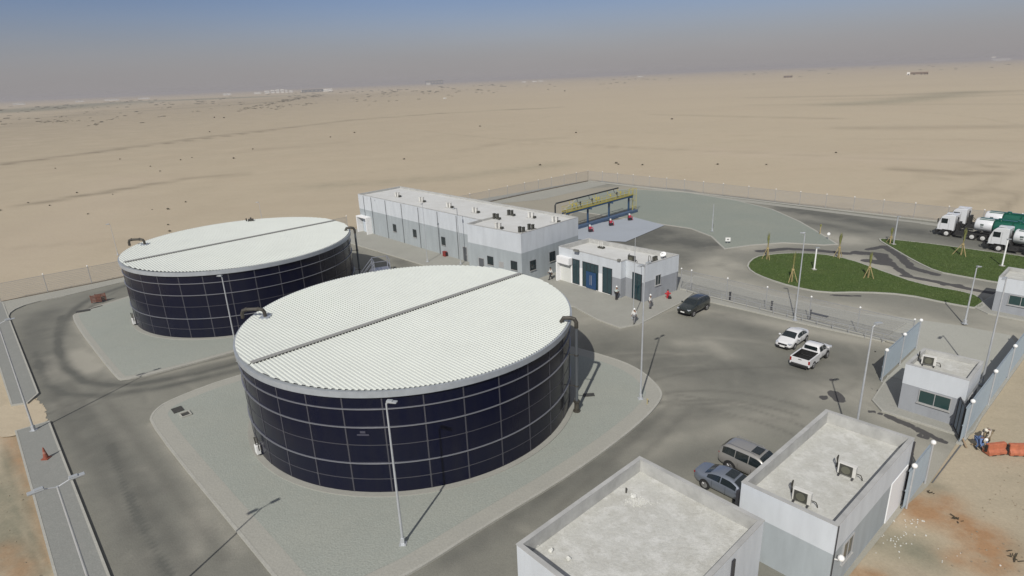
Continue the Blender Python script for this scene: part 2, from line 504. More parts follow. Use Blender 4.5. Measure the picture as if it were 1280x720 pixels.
# pale dust lying on the asphalt
dust = strokes(P, [
    ([(94, 441), (108, 452), (116, 460)], 1.35, 1.1), ([(60, 448), (66, 462), (75, 475)], 1.0, .85), ([(92, 425), (105, 430)], 1.5, .3), ([(110, 405)], 1.2, .3), ([(140, 470)], 1.0, .4), ([(75, 505), (90, 508)], .9, .7),
    ([(250, 640), (240, 690), (230, 720)], .9, .8), ([(190, 690)], .5, .6),
    ([(700, 352), (640, 345), (560, 325), (500, 308), (450, 285)], 5.0, 1.0), ([(720, 400), (760, 392), (800, 398)], 3.4, .6),
    ([(905, 310), (1000, 296), (1060, 300)], 3.5, .95), ([(880, 330), (900, 350), (960, 372), (1050, 388), (1150, 405), (1240, 430)], 3.6, 1.0),
    ([(900, 325), (915, 335)], 2.5, .8), ([(1060, 320), (1120, 345), (1200, 362), (1260, 372)], 2.2, .9),
    ([(860, 385), (940, 400), (1040, 420), (1110, 432)], 1.4, .9), ([(1200, 470), (1250, 430), (1280, 410)], 5.0, .8),
    ([(830, 515), (815, 560)], 2.2, .35), ([(850, 430), (885, 428), (910, 445)], 1.0, .75), ([(840, 470), (860, 520)], 2.5, .3),
    ([(1030, 465), (1060, 460)], 1.2, .5), ([(1010, 490), (1080, 490), (1120, 520), (1160, 560)], 2.2, .75),
    ([(1175, 590), (1150, 640), (1110, 680), (1080, 720)], 2.0, .8),
    ([(620, 650), (560, 720)], .6, .25), ([(1180, 560), (1120, 650), (1090, 710)], 1.6, .9), ([(790, 560), (850, 545)], 1.0, .5), ([(780, 575), (790, 545), (860, 490)], .8, .35),
    ([(600, 250), (700, 240), (860, 235)], 8, .5), ([(1010, 270), (940, 258)], 2.5, .5),
    ([(150, 620), (165, 650)], .8, .35), ([(885, 545), (960, 520), (1000, 520)], 1.5, .4),
])
# darker worn / oily asphalt
dark = strokes(P, [
    ([(60, 390), (40, 430), (60, 480), (110, 540), (170, 620), (230, 730)], 2.2, .6), ([(77, 395), (72, 412), (72, 435), (82, 460), (105, 477), (140, 482), (175, 480), (250, 466), (300, 453)], .55, 1.0), ([(45, 440), (50, 462), (60, 482), (80, 493), (125, 495), (200, 485), (300, 462)], .6, .9), ([(160, 356), (117, 371), (95, 385), (80, 402), (74, 420)], .7, .95), ([(150, 362), (120, 378), (104, 392)], .3, .6), ([(110, 600), (150, 610), (165, 590)], .3, .35), ([(40, 400), (38, 430)], 1.2, .6),
    ([(120, 370), (200, 352)], 3.0, .35), ([(90, 478), (200, 474), (300, 450)], 1.0, .4),
    ([(138, 556), (150, 590), (165, 630), (185, 672), (212, 722)], .38, 1.0),
    ([(800, 300), (850, 300), (880, 306)], 4.0, 1.0), ([(830, 290), (780, 310)], 3.0, 1.0), ([(850, 318), (860, 330)], 2.5, .5),
    ([(985, 262), (1050, 272), (1120, 285), (1180, 296), (1280, 312)], 3.2, .9), ([(1010, 278), (1080, 290)], 2.2, .6),
    ([(760, 440), (850, 460), (960, 470), (1040, 450)], 4.5, .45), ([(900, 395), (960, 420)], 2.5, .4),
    ([(560, 700), (640, 640), (740, 580), (820, 520)], 1.1, .6), ([(460, 300), (490, 320), (520, 340)], 1.5, .5),
    ([(880, 240), (960, 252), (1020, 262)], 1.6, .8), ([(940, 262), (985, 285), (1035, 300)], .6, .7),
    ([(1000, 380), (1080, 396), (1160, 412)], .5, .4), ([(890, 360), (980, 385), (1060, 400)], .4, .4),
    ([(750, 600), (770, 560), (880, 510)], 1.5, .4), ([(820, 590), (900, 560)], 1.5, .35), ([(720, 560), (700, 590)], .8, .4),
])
def arc(cu, r0, r1, a0, a1, n=14):
    c = G(*cu); return [(c.x + r0 * cos(a), c.y + r1 * sin(a)) for a in np.linspace(a0, a1, n)]
trk = np.zeros(len(P))
for pts, w, val in [(arc((330, 640), 26, 26, 1.9, 2.75), .3, .3), (arc((330, 640), 28, 28, 1.8, 2.7), .22, .5),
                    (arc((900, 560), 9, 7, .6, 2.9), .2, .45), (arc((900, 560), 10.6, 8.6, .6, 2.9), .2, .45),
                    (arc((860, 470), 8, 5, 2.5, 5.0), .25, .4), (arc((960, 500), 12, 6, 1.0, 3.2), .2, .4),
                    (arc((780, 640), 17, 14, .4, 1.7), .2, .4), (arc((780, 640), 18.6, 15.6, .4, 1.7), .2, .4)]:
    trk = np.maximum(trk, val * seg_field(P, pts, w))
# swept tyre marks in the turning area
rt = random.Random(21)
for _ in range(34):
    c_ = G(rt.uniform(740, 1020), rt.uniform(430, 640)); r_ = rt.uniform(5, 16); a0 = rt.uniform(0, 6.3); w_ = rt.uniform(.24, .4)
    pts_ = [(c_.x + r_ * cos(a), c_.y + r_ * .8 * sin(a)) for a in np.linspace(a0, a0 + rt.uniform(.5, 1.4), 10)]
    trk = np.maximum(trk, rt.uniform(.08, .24) * seg_field(P, pts_, w_))
    pts2 = [(x + .5, y + .35) for x, y in pts_]
    dust = np.maximum(dust, rt.uniform(.15, .45) * seg_field(P, pts2, w_ * 1.3))
for _ in range(26):
    c_ = G(rt.uniform(60, 260), rt.uniform(470, 720)); L__ = rt.uniform(3, 12); w_ = rt.uniform(.24, .4)
    q_ = [(c_.x + E1.x * t * L__ + sin(t * 3) * .3, c_.y + E1.y * t * L__) for t in np.linspace(0, 1, 6)]
    trk = np.maximum(trk, rt.uniform(.08, .22) * seg_field(P, q_, w_)); dust = np.maximum(dust, rt.uniform(.1, .35) * seg_field(P, [(x + .5, y) for x, y in q_], w_))
# dust drifted against the kerbs
for pl_ in ([G(190, 530), G(300, 690)], [G(700, 600), G(830, 505)], [G(830, 500), G(822, 480), G(760, 446)], [G(90, 402), G(145, 475)], [G(160, 478), G(300, 444)], [G(716, 390), G(775, 412), G(850, 382)]):
    dust = np.maximum(dust, .5 * seg_field(P, pl_, .45))
# long tyre marks along the lanes
for off in (-1.9, -.3, 1.3):
    a = G(700, 640); b = G(850, 500)
    trk = np.maximum(trk, .35 * seg_field(P, [a + E1 * off, b + E1 * off], .33))
    a = G(95, 480); b = G(250, 715)
    trk = np.maximum(trk, .35 * seg_field(P, [a + E2 * off, b + E2 * off], .35))
wet = strokes(P, [
    ([(1072, 316), (1100, 318), (1110, 330), (1085, 326)], 1.0, 1.3), ([(1105, 308), (1125, 320), (1140, 335), (1170, 343)], .7, 1.2),
    ([(1130, 345), (1170, 352), (1215, 362), (1240, 366)], .55, 1.3), ([(1110, 328), (1135, 344)], .6, 1.1), ([(1180, 356), (1200, 356)], .5, 1.0),
    ([(1085, 312), (1100, 309)], .6, 1.1), ([(950, 314), (985, 311), (1020, 313), (1060, 317)], .75, 1.2),
    ([(1043, 492), (1050, 500)], .5, 1.5), ([(1029, 497)], .35, 1.4), ([(1040, 475)], .25, 1.2), ([(1017, 494)], .35, .6),
    ([(1110, 520), (1140, 533), (1165, 545), (1180, 552)], .35, 1.2), ([(1087, 514), (1105, 518)], .2, 1.2), ([(1096, 498)], .25, 1.2),
    ([(1090, 485), (1100, 490), (1105, 498)], .15, 1.2), ([(1150, 545), (1160, 548)], .3, .8),
    ([(1040, 369), (1075, 370)], .3, 1.0), ([(880, 340), (900, 350)], .4, .4), ([(490, 305), (500, 307)], .5, .9), ([(765, 406)], .25, .6),
])
for nm, a in (('dust', dust), ('dark', dark), ('trk', trk), ('wet', wet)): add_attr(me, nm, a)
yard_m = ground_mat('dusty_asphalt', (0.226, 0.223, 0.190),
    [('dust', (0.345, 0.33, 0.28), 0.35), ('dark', (0.118, 0.119, 0.106), 0.25), ('trk', (0.125, 0.122, 0.107), 0.8), ('wet', (0.065, 0.063, 0.065), 0.7)],
    [(0.09, (1, 1, 1), .4, (0.175, 0.172, 0.150), .42, .66), (0.22, (1, 1.2, 1), .3, (0.25, 0.244, 0.21), .45, .75, radians(40)), (0.5, (1, 1, 1), .3, (0.165, 0.162, 0.142), .45, .7), (1.6, (1, 1, 1), .22, (0.25, 0.242, 0.21), .45, .75), (5.0, (1, 1, 1), .25, (0.14, 0.14, 0.125), .5, .8),
     (0.8, (.7, 1.5, 1), .2, (0.26, 0.248, 0.21), .5, .8, radians(41)), (3.0, (1, 1, 1), .2, (0.12, 0.118, 0.105), .5, .8)],
    grain=(14, .10), bump=0.15, bscale=8)
me.materials.append(yard_m)
yard = bpy.data.objects.new('yard_asphalt', me); COL.objects.link(yard); struct(yard)

gravel_m = ground_mat('grey_gravel', (0.305, 0.325, 0.292), [], [(0.12, (1, 1, 1), .5, (0.34, 0.345, 0.30), .4, .7), (0.5, (1, 1, 1), .35, (0.26, 0.275, 0.245), .5, .8), (2.5, (1, 1, 1), .2, (0.35, 0.35, 0.30), .5, .75)], grain=(9, .10), bump=0.35, bscale=9)
gravel_wide_m = ground_mat('green_grey_gravel', (0.24, 0.265, 0.232), [], [(0.06, (1, 1, 1), .5, (0.305, 0.31, 0.26), .4, .7), (0.3, (1, 1, 1), .35, (0.25, 0.268, 0.23), .5, .8)], grain=(6, .08), bump=0.35, bscale=6)
conc_m = ground_mat('concrete_paving', (0.325, 0.322, 0.288), [], [(0.25, (1, 1, 1), .5, (0.275, 0.272, 0.243), .42, .7), (1.2, (1, 1, 1), .3, (0.38, 0.375, 0.335), .5, .75)], grain=(12, .08), bump=0.15)
conc_grey_m = ground_mat('grey_walkway_concrete', (0.245, 0.25, 0.232), [], [(0.3, (1, 1, 1), .4, (0.235, 0.235, 0.22), .42, .7), (1.5, (1, 1, 1), .3, (0.32, 0.315, 0.29), .5, .75)], grain=(12, .08), bump=0.15)
kerb_m = ground_mat('kerb_concrete', (0.39, 0.385, 0.345), [], [(0.8, (1, 1, 1), .5, (0.31, 0.305, 0.27), .42, .75)], grain=(9, .1), bump=0)
dark_kerb_m = ground_mat('black_kerb_concrete', (0.42, 0.40, 0.345), [], [(0.8, (1, 1, 1), .5, (0.30, 0.285, 0.245), .42, .75)], grain=(9, .1), bump=0)
blue_slab_m = ground_mat('pale_blue_painted_concrete', (0.345, 0.375, 0.415), [], [(0.3, (1, 1, 1), .5, (0.31, 0.335, 0.365), .42, .7)], grain=(9, .05), bump=0)
sandy_m = ground_mat('sandy_gravel', (0.335, 0.33, 0.29), [], [(0.2, (1, 1, 1), .5, (0.295, 0.29, 0.255), .42, .7)], grain=(8, .15), bump=.4)

# gravel islands round the tanks (kerb, concrete path, gravel)
isl1 = [G(186, 532), G(190, 516), G(213, 500), G(300, 468)] + [Vector(p).to_3d() for p in ((-14, 60), (-6, 63.5), (3.0, 58.5))] + \
       [G(760, 446), G(800, 462), G(826, 486), G(829, 500), G(800, 532), G(720, 592), G(600, 664), G(520, 716)] + [Vector((-8.3, 25.9, 0)), Vector((-10.9, 23.9, 0)), Vector((-13.0, 26.2, 0))]
path_band = ground_mat('gravelly_concrete', (0.352, 0.346, 0.306), [], [(0.4, (1, 1, 1), .5, (0.32, 0.318, 0.285), .42, .7)], grain=(9, .08), bump=0.2)
island('tank_gravel', smooth_poly(isl1, 2), gravel_m, kerb_m, path=1.15, path_m=path_band)
isl2 = [G(88, 399), G(96, 391)] + [Vector(p).to_3d() for p in ((-48.0, 85.5), (-36, 94.5), (-25.5, 91), (-18, 80.5), (-17.6, 76.5), (-21.5, 66))] + [G(300, 440), G(155, 478), G(143, 472)]
island('tank_gravel', smooth_poly(isl2, 2), gravel_m, kerb_m, path=0.45, path_m=path_band)
# west walkway with its gap
def strip(a, b, w0, w1, m, name='walkway', h=0.14):
    a, b = Vector(a).to_3d(), Vector(b).to_3d()
    d = (b - a).normalized(); n = Vector((-d.y, d.x, 0))
    q = [a, b, b - n * w1, a - n * w0] if True else None
    return island(name, q, m, kerb_m, h=h, kw=0.14)
k0 = Vector((-64.1, 73.0, 0)); kd = (Vector((-23.7, 28.0, 0)) - k0).normalized(); kn = Vector((kd.y, -kd.x, 0))
def kl(t, w=0.0): return k0 + kd * t + kn * w
island('walkway', [kl(-7.5), kl(29.6), kl(31.2, 1.0), kl(30.6, 2.15), kl(-9, 2.5)], conc_grey_m, kerb_m, h=.15, kw=.14)
island('walkway', [kl(36.6), kl(84), kl(84, 2.35), kl(36.4, 2.35)], conc_grey_m, kerb_m, h=.15, kw=.14)
# north-west verge between road and fence
nw0 = G(10, 403); nw1 = G(14, 392); nw2 = G(32, 382); nw3 = G(80, 371); nw4 = G(150, 354)
fe = [Vector((-66.6, 79.8, 0)), Vector((-30.3, 112.8, 0))]
vg = [kl(-7.6), G(12, 405), G(10.5, 398), G(13, 392), G(19, 387.5), G(32, 382), G(52, 376.5), nw3, nw4, Vector((-36, 101.5, 0)), Vector((-29.5, 108.0, 0)), Vector((-31.5, 112.4, 0)), Vector((-69.4, 78.4, 0)), kl(-9, 2.5)]
island('verge_gravel', [vg[i] for i in range(13)], sandy_m, kerb_m, h=.12, kw=.14)
# pavement round the long building and apron of the small one
island('pavement', [Vector(p).to_3d() for p in ((-33.5, 108.6), (-29.8, 105.2), (-14.5, 89.2), (-3.5, 77.2), (2.6, 70.4))] + [G(716, 384), G(745, 400), G(775, 411), G(800, 406), G(852, 379), G(868, 366), Vector((24, 77, 0)), Vector((11, 92, 0)), Vector((-4, 88, 0)), Vector((-28.5, 114.5, 0))],
       conc_m, kerb_m, h=.11, kw=.16)
island('pavement', [G(868, 374), G(930, 388), G(1010, 407), G(1106, 428), G(1113, 424), G(1018, 402), G(938, 383), G(873, 367)], conc_m, kerb_m, h=.11, kw=.14)
# gravel band just outside the inner fence
island('verge_gravel', [G(850, 361), G(880, 368), G(960, 387), G(1040, 405), G(1108, 421), G(1134, 404), G(1040, 386), G(960, 369), G(905, 355), G(868, 345)], sandy_m, kerb_m, h=.10, kw=.14)
# broad gravel field to the north
gf = [G(705, 262), G(722, 247), G(755, 239), G(787, 236.5), G(860, 241), G(921, 251), G(966, 262), G(1000, 277), G(1026, 292), G(1048, 306), G(1030, 307), G(980, 304), G(940, 307), G(905, 312), G(888, 296), G(862, 286), G(828, 281), G(770, 272)]
sheet('dusty_loop', [G(520, 266), G(606, 256.5), G(677, 249.5), G(735, 236), G(787, 232), G(860, 236.5), G(880, 242), G(790, 240), G(730, 250), G(712, 272), G(690, 285), G(640, 275)], .012, ground_mat('dusty_hardcore', (0.33, 0.305, 0.245), [], [(0.1, (1, 1, 1), .5, (0.27, 0.255, 0.21), .42, .7)], grain=(6, .1), bump=.2))
island('gravel_field', gf, gravel_wide_m, kerb_m, h=.08, kw=.3)
gf2 = [G(585, 252), G(725, 224), G(750, 229), G(700, 236), G(630, 248), G(600, 256)]
sheet('gravel_verge', [G(500, 262), G(600, 249), G(730, 226.5), G(760, 230), G(735, 236), G(677, 249.5), G(606, 256.5), G(560, 264)], .03, sandy_m)
sheet('gravel_verge', [G(745, 225.5), G(900, 246), G(1000, 258.5), G(1090, 270), G(1150, 277.2), G(1150, 279.5), G(1090, 272.6), G(1000, 261.4), G(900, 249.2), G(760, 230)], .03, sandy_m)
sheet('verge_gravel', [G(1150, 277), G(1280, 295), Vector((100, 74, 0)), Vector((98, 72, 0)), G(1280, 299), G(1150, 280)], .031, sandy_m)
sheet('pale_hardstand', [G(1036, 388), G(1120, 396), G(1200, 407), G(1262, 419), Vector((47.6, 51.8, 0)), Vector((33.7, 39.6, 0)), Vector((30.2, 43.2, 0)), Vector((31.6, 46.7, 0)), Vector((38.3, 52.7, 0)), G(1108, 421)], .016,
      ground_mat('pale_hardcore', (0.385, 0.385, 0.342), [], [(0.12, (1, 1, 1), .5, (0.34, 0.338, 0.30), .42, .7), (0.7, (1, 1, 1), .3, (0.31, 0.305, 0.27), .52, .75)], grain=(9, .08), bump=.2))
# pale blue bay under the filling rack
sheet('painted_bay', [Vector((8.5, 94.5, 0)), G(722, 300), G(782, 303), Vector((27.8, 106.6, 0)), G(792, 272), G(720, 284), Vector((9, 101, 0))], .098, blue_slab_m)
0 and sheet('fresh_asphalt', [G(786, 303), G(830, 281), G(858, 286), G(885, 297), G(903, 312), G(880, 330), G(850, 330), G(815, 318)], .012, mat('fresh_asphalt', (0.135, 0.132, 0.12), .95, var=.3, scale=.25, bump=.2, bscale=8))

# lawns
grass_m = ground_mat('lawn_soil', (0.062, 0.098, 0.024), [], [(0.25, (1, 1, 1), .6, (0.075, 0.098, 0.032), .4, .7), (1.5, (1, 1, 1), .4, (0.035, 0.065, 0.015), .5, .75)], grain=(14, .1), bump=.3, bscale=12)
W = lambda x, y: G(840 + x / 2.909, 220 + y / 2.909)
g1 = [W(*p) for p in ((268, 325), (300, 296), (345, 288), (430, 281), (540, 284), (650, 305), (760, 345), (900, 395), (1050, 420), (1120, 440), (1143, 472), (1125, 486), (1080, 480), (1000, 466), (850, 434), (700, 425), (550, 428), (430, 404), (340, 375), (285, 350))]
g1s = island('lawn', smooth_poly(g1, 1), grass_m, kerb_m, h=.12, kw=.22)
g2 = [W(*p) for p in ((742, 230), (780, 230), (850, 238), (960, 250), (1100, 270), (1280, 294), (1420, 318), (1460, 380), (1360, 402), (1280, 402), (1180, 390), (1050, 367), (960, 350), (880, 312), (800, 265))]
g2s = island('lawn', smooth_poly(g2, 1), grass_m, kerb_m, h=.12, kw=.22)
def blades(polyg, n, seed):
    rnd = random.Random(seed); mb = MB()
    x0 = min(p.x for p in polyg); x1 = max(p.x for p in polyg); y0 = min(p.y for p in polyg); y1 = max(p.y for p in polyg)
    Q = np.array([[rnd.uniform(x0, x1), rnd.uniform(y0, y1)] for _ in range(n)])
    ok = inside(Q[:, 0], Q[:, 1], [(p.x, p.y) for p in polyg])
    for x, y in Q[ok]:
        h = .03 + .05 * rnd.random() + .05 * max(0, mnoise.noise(Vector((x * .6, y * .6, 0)))); a = rnd.uniform(0, pi); w = .035
        dx, dy = cos(a) * w, sin(a) * w; lx, ly = rnd.uniform(-.05, .05), rnd.uniform(-.05, .05)
        mb.v += [(x - dx, y - dy, .12), (x + dx, y + dy, .12), (x + lx, y + ly, .12 + h)]
        k = len(mb.v); mb.f.append((k - 3, k - 2, k - 1))
    return mb
blade_m = mat('grass_blades', (0.10, 0.145, 0.036), .7, col2=(0.062, 0.105, 0.024), scale=.5)
tag(blades(g1s, 45000, 3).build('grass', blade_m), 'mown green grass covering the oval lawn inside the turning loop', 'grass', kind='stuff')
tag(blades(g2s, 50000, 4).build('grass', blade_m), 'mown green grass on the long lawn beside the parked tankers', 'grass', kind='stuff')
sd_ = [kl(30.2, .3), kl(31.2, .2), kl(33.0, -.1), kl(35.0, .1), kl(36.6, .2), kl(37.0, 1.0), kl(37.2, 3.2), kl(33, 4.0), kl(29.5, 3.6), kl(30.3, 1.2)]
rs_ = random.Random(8); sm_ = smooth_poly(sd_, 3)
sheet('sand_drift', [p + Vector((rs_.uniform(-.12, .12), rs_.uniform(-.12, .12))) for p in sm_], .022, desert_m)
def footing(name, a, b, w, h, m):
    k = MB(); a = Vector(a).to_3d(); b = Vector(b).to_3d(); k.beam((a.x, a.y, h / 2 - .05), (b.x, b.y, h / 2 - .05), w, h + .1); struct(k.build(name, m))
footing('fence_footing', (31.5, 37.2), (56.6, 59.0), .40, .08, kerb_m)
# threshold slab at guard house and gate rail
sheet('gate_track', [G(1206.5, 551), G(1166, 604), G(1164.5, 603.5), G(1204.5, 550.5)], .016, mat('rail_steel', (.2, .2, .2), .5, .5))
#@@PART2@@
# ------------------------------------------------------------------ shared materials
enamel = mat('navy_enamel_steel', (0.003, 0.0045, 0.019), .22, col2=(0.008, 0.009, 0.020), scale=.8, spec=.25, streak=(1.6, 1.6, .18))
seam_m = mat('grey_sealant', (0.085, 0.085, 0.10), .5, .3)
stiff_m = mat('galvanised_steel', (0.34, 0.35, 0.39), .38, .6)
trim_m = mat('blue_grey_trim', (0.40, 0.43, 0.46), .4, .3, var=.08, scale=1.5)
roofsheet_m = mat('off_white_roof_sheet', (0.62, 0.645, 0.60), .45, var=.025, scale=.35, detail=9)
cap_m = mat('grey_ridge_flashing', (0.34, 0.335, 0.31), .5, .2)
black_m = mat('black_void', (0.01, 0.01, 0.01), .9)
galv = mat('galvanised_pole', (0.52, 0.54, 0.56), .42, .35, var=.08, scale=2)
lamp_m = mat('lamp_housing', (0.40, 0.42, 0.43), .4, .2)
globe_m = mat('white_globe', (0.85, 0.85, 0.83), .25)
duct_m = mat('dark_pipe_paint', (0.06, 0.055, 0.045), .55, .2, var=.4, scale=3)
galv2 = mat('light_pipe', (0.14, 0.155, 0.17), .45, .5)
white_wall = mat('white_render', (0.55, 0.58, 0.605), .85, var=.07, scale=1.2, streak=(1, 1, .22), bump=.1, bscale=30)
grey_wall = mat('grey_render', (0.345, 0.38, 0.395), .85, var=.09, scale=1.2, streak=(1, 1, .22), bump=.1, bscale=30)
blueg_wall = mat('pale_blue_grey_render', (0.29, 0.305, 0.325), .85, var=.09, scale=1.4, streak=(1, 1, .22), bump=.1, bscale=30)
glass_m = mat('dark_window_glass', (0.015, 0.028, 0.032), .08, spec=.8)
teal_glass = mat('teal_tinted_glass', (0.014, 0.042, 0.052), .10, spec=.8)
alu = mat('aluminium_frame', (0.50, 0.50, 0.50), .45, .4)
dark_alu = mat('dark_frame', (0.05, 0.05, 0.055), .5, .2)
ac_m = mat('unit_casing', (0.62, 0.61, 0.57), .5, var=.06, scale=4)
ac_dark = mat('unit_coil', (0.055, 0.055, 0.045), .7)
roof_c = mat('roof_screed', (0.60, 0.605, 0.59), .95, col2=(0.53, 0.53, 0.505), scale=.55, bump=.2, bscale=4, detail=8)
roof_stain = ground_mat('stained_roof_screed', (0.50, 0.50, 0.465), [], [(0.45, (1, 1, 1), .6, (0.42, 0.412, 0.37), .46, .68), (1.3, (1, 1, 1), .7, (0.61, 0.61, 0.58), .47, .64), (3.2, (1, 1, 1), .45, (0.40, 0.392, 0.35), .50, .68), (9.0, (1, 1, 1), .3, (0.60, 0.60, 0.57), .5, .7)], grain=(18, .06), bump=.3, bscale=5)
coping_m = mat('coping_plaster', (0.40, 0.40, 0.385), .9, var=.15, scale=.8, bump=.1)
parapet_in = mat('parapet_inner_plaster', (0.40, 0.40, 0.38), .9, var=.15, scale=1.2)

# ------------------------------------------------------------------ storage tanks
def tank(c, label, seam0, stair, goose_a, pipe_a, box_a, hatch):
    R = 13.36; H = 7.80; cx, cy = c; C = Vector((cx, cy, 0))
    t = thing('storage_tank', C, label, 'storage tank', 'bolted steel tanks with corrugated roofs')
    N = 128
    def circ(r, z, n=N): return [Vector((cx + r * cos(2 * pi * i / n), cy + r * sin(2 * pi * i / n), z)) for i in range(n)]
    w = MB(); a = circ(R, 0.1); b = circ(R, H - .15)
    w.add(a + b, [(i, (i + 1) % N, N + (i + 1) % N, N + i) for i in range(N)])
    wall = w.build('wall', enamel, t, smooth=True)
    f = MB(); ring(f, [Vector(p[:2]) for p in circ(R + .45, 0)], [Vector(p[:2]) for p in circ(R - .1, 0)], 0, .2)
    f.build('foundation', conc_m, t)
    rs = [(6.50, .085, 1), (5.17, .085, 1), (3.84, .03, 0), (2.46, .085, 1), (1.24, .03, 0)]
    sm = MB()
    def band(mb, z, d, h):
        po = circ(R + d, 0); pi_ = circ(R - .05, 0)
        ring(mb, [Vector(p[:2]) for p in po], [Vector(p[:2]) for p in pi_], z - h / 2, z + h / 2)
        mb.add([(p.x, p.y, z - h / 2) for p in po] + [(p.x, p.y, z - h / 2) for p in pi_], [(i, N + i, N + (i + 1) % N, (i + 1) % N) for i in range(N)])
    for z, d, kind in rs:
        if kind:
            g = MB(); band(g, z, .09, .05); g.build('stiffener_ring', stiff_m, t)
        else: band(sm, z, .018, .045)
    for k in range(32):
        th = radians(seam0 + 11.25 * k)
        p = C + Vector((cos(th), sin(th), 0)) * (R + .004)
        sm.box((p.x, p.y, H / 2), (.03, .085, H - .2), rz=th)
        for dz in (1.24, 2.46, 3.84, 5.17, 6.5):
            sm.box((p.x, p.y, dz), (.055, .14, .12), rz=th)
    sm.build('panel_seams', seam_m, t)
    # fascia
    rm = MB(); po = [Vector(p[:2]) for p in circ(R + .20, 0)]; pi_ = [Vector(p[:2]) for p in circ(R - .10, 0)]
    ring(rm, po, pi_, H - .40, H + .02)
    rm.add([(p.x, p.y, H - .40) for p in po] + [(p.x, p.y, H - .40) for p in circ(R - .1, 0)], [(i, N + i, N + (i + 1) % N, (i + 1) % N) for i in range(N)])
    rm.build('roof_rim', trim_m, t, smooth=False)
    dsk = MB(); dsk.add(circ(R - .12, H - .06), [tuple(range(N))]); dsk.build('dark_backing', black_m, t)  # black disc added so the gaps under the ribs stay dark
    # corrugated sheets
    ra = radians(43.0); ur = Vector((cos(ra), sin(ra), 0)); us = Vector((-sin(ra), cos(ra), 0))
    Rr = R + .04; pitch = .268
    rf = MB(); cl = MB()
    def zt(s): return H + .02 + .16 * (1 - abs(s) / Rr)
    prof = [(0, 0), (.10, 0), (.135, .062), (.235, .062), (.268, 0)]
    nr = int(Rr * 2 / pitch)
    for side in (1, -1):
        tv = -Rr + .05
        ptl = []
        for k in range(nr):
            for (dx, dz) in prof[:-1]: ptl.append((tv + dx, dz))
            tv += pitch
        ptl.append((tv, 0))
        row = []
        for x, dz in ptl:
            if abs(x) >= Rr - .01: row.append(None); continue
            ch = sqrt(Rr * Rr - x * x)
            p0 = C + ur * x + us * (side * min(.06, ch)); p1 = C + ur * x + us * (side * ch)
            pm = C + ur * x + us * (side * (.06 + ch) / 2)
            row.append(((p0.x, p0.y, zt(.06) + dz), (pm.x, pm.y, zt((.06 + ch) / 2) + dz), (p1.x, p1.y, zt(ch) + dz)))
        for a, b in zip(row[:-1], row[1:]):
            if a and b: rf.add([a[0], a[1], a[2], b[0], b[1], b[2]], [(0, 1, 4, 3), (1, 2, 5, 4)] if side < 0 else [(3, 4, 1, 0), (4, 5, 2, 1)])
    tv = -Rr + .05
    for k in range(nr):
        x = tv + .185
        if abs(x) < Rr - .3:
            p = C + ur * x - us * .30; cl.box((p.x, p.y, zt(.3) + .05), (.11, .14, .07), rz=ra)
        tv += pitch
    rf.build('roof_sheets', roofsheet_m, t)
    cl.build('ridge_gap_blocks', black_m, t)  # black blocks stand in for the shaded openings under the ridge cap
    cp = MB(); p0 = C - ur * (Rr - .25) + us * .03; p1 = C + ur * (Rr - .25) + us * .03; p0.z = p1.z = zt(0) + .10
    cp.beam(p0, p1, .44, .035); cp.build('ridge_cap', cap_m, t)
    # gooseneck vent at rim
    th = radians(goose_a); o = Vector((cos(th), sin(th), 0)); tg = Vector((-o.y, o.x, 0))
    b0 = C + o * (R - 1.3)
    gp = MB()
    def Z(p, z): return Vector((p.x, p.y, z))
    gp.pipe([Z(b0, H + .1), Z(b0, H + .55), Z(b0 + o * .12, H + .78), Z(b0 + o * .4, H + .86), Z(b0 + o * 1.5, H + .86), Z(b0 + o * 1.78, H + .78), Z(b0 + o * 1.9, H + .5), Z(b0 + o * 1.9, H + .1)], .15, 12)
    for q in (.45, 1.45): gp.tube(Z(b0 + o * q, H + .86), Z(b0 + o * (q + .09), H + .86), .19, n=12)
    vp = gp.build('vent_pipe', duct_m, t, smooth=False)
    cb = MB(); cb.box(Z(b0, H + .13), (.8, .8, .14), rz=th); cb.build('vent_curb', trim_m, vp)
    # fill pipe down the wall
    th = radians(pipe_a); o = Vector((cos(th), sin(th), 0))
    b0 = C + o * (R + .75)
    pp = MB()
    pp.pipe([Z(b0, .3), Z(b0, H - .2)], .13, 12)
    fp = pp.build('fill_pipe', galv2, t, smooth=False)
    eb = MB(); eb.pipe([Z(b0, H - .3), Z(b0, H + .15), Z(b0 - o * .15, H + .42), Z(b0 - o * .45, H + .5), Z(b0 - o * 1.0, H + .46), Z(b0 - o * 1.2, H + .1)], .16, 12)
    eb.build('pipe_elbow', duct_m, fp)
    bs = MB(); bs.pipe([Z(b0, .12), Z(b0, 1.1)], .2, 12); bs.tube(Z(b0, .12), Z(b0, .26), .3, n=12); bs.tube(Z(b0, 1.0), Z(b0, 1.12), .27, n=12); bs.build('pipe_foot', duct_m, fp)
    cb = MB()
    for z in (2.46, 5.17):
        cb = MB(); cb.beam(Z(b0, z), Z(b0 - o * .78, z), .05, .05); cb.tube(Z(b0, z - .05), Z(b0, z + .05), .17, n=10); cb.build('pipe_bracket', duct_m, fp)
    # gauge box low on wall
    th = radians(box_a); o = Vector((cos(th), sin(th), 0)); b0 = C + o * (R + .22)
    bx = MB(); bx.box(Z(b0, .72), (.3, .5, .7), rz=th); gb = bx.build('gauge_box', mat('gauge_box_paint', (.75, .75, .73), .5), t, bevel=.02)
    ps = MB(); ps.pipe([Z(b0, .15), Z(b0, .5)], .05, 8); ps.pipe([Z(b0 + o * .05, 1.1), Z(b0 + o * .1, 1.75), Z(b0 + Vector((-o.y, o.x, 0)) * .4, 1.85), Z(b0 + Vector((-o.y, o.x, 0)) * .45, .8)], .04, 8); ps.build('gauge_pipes', duct_m, gb)
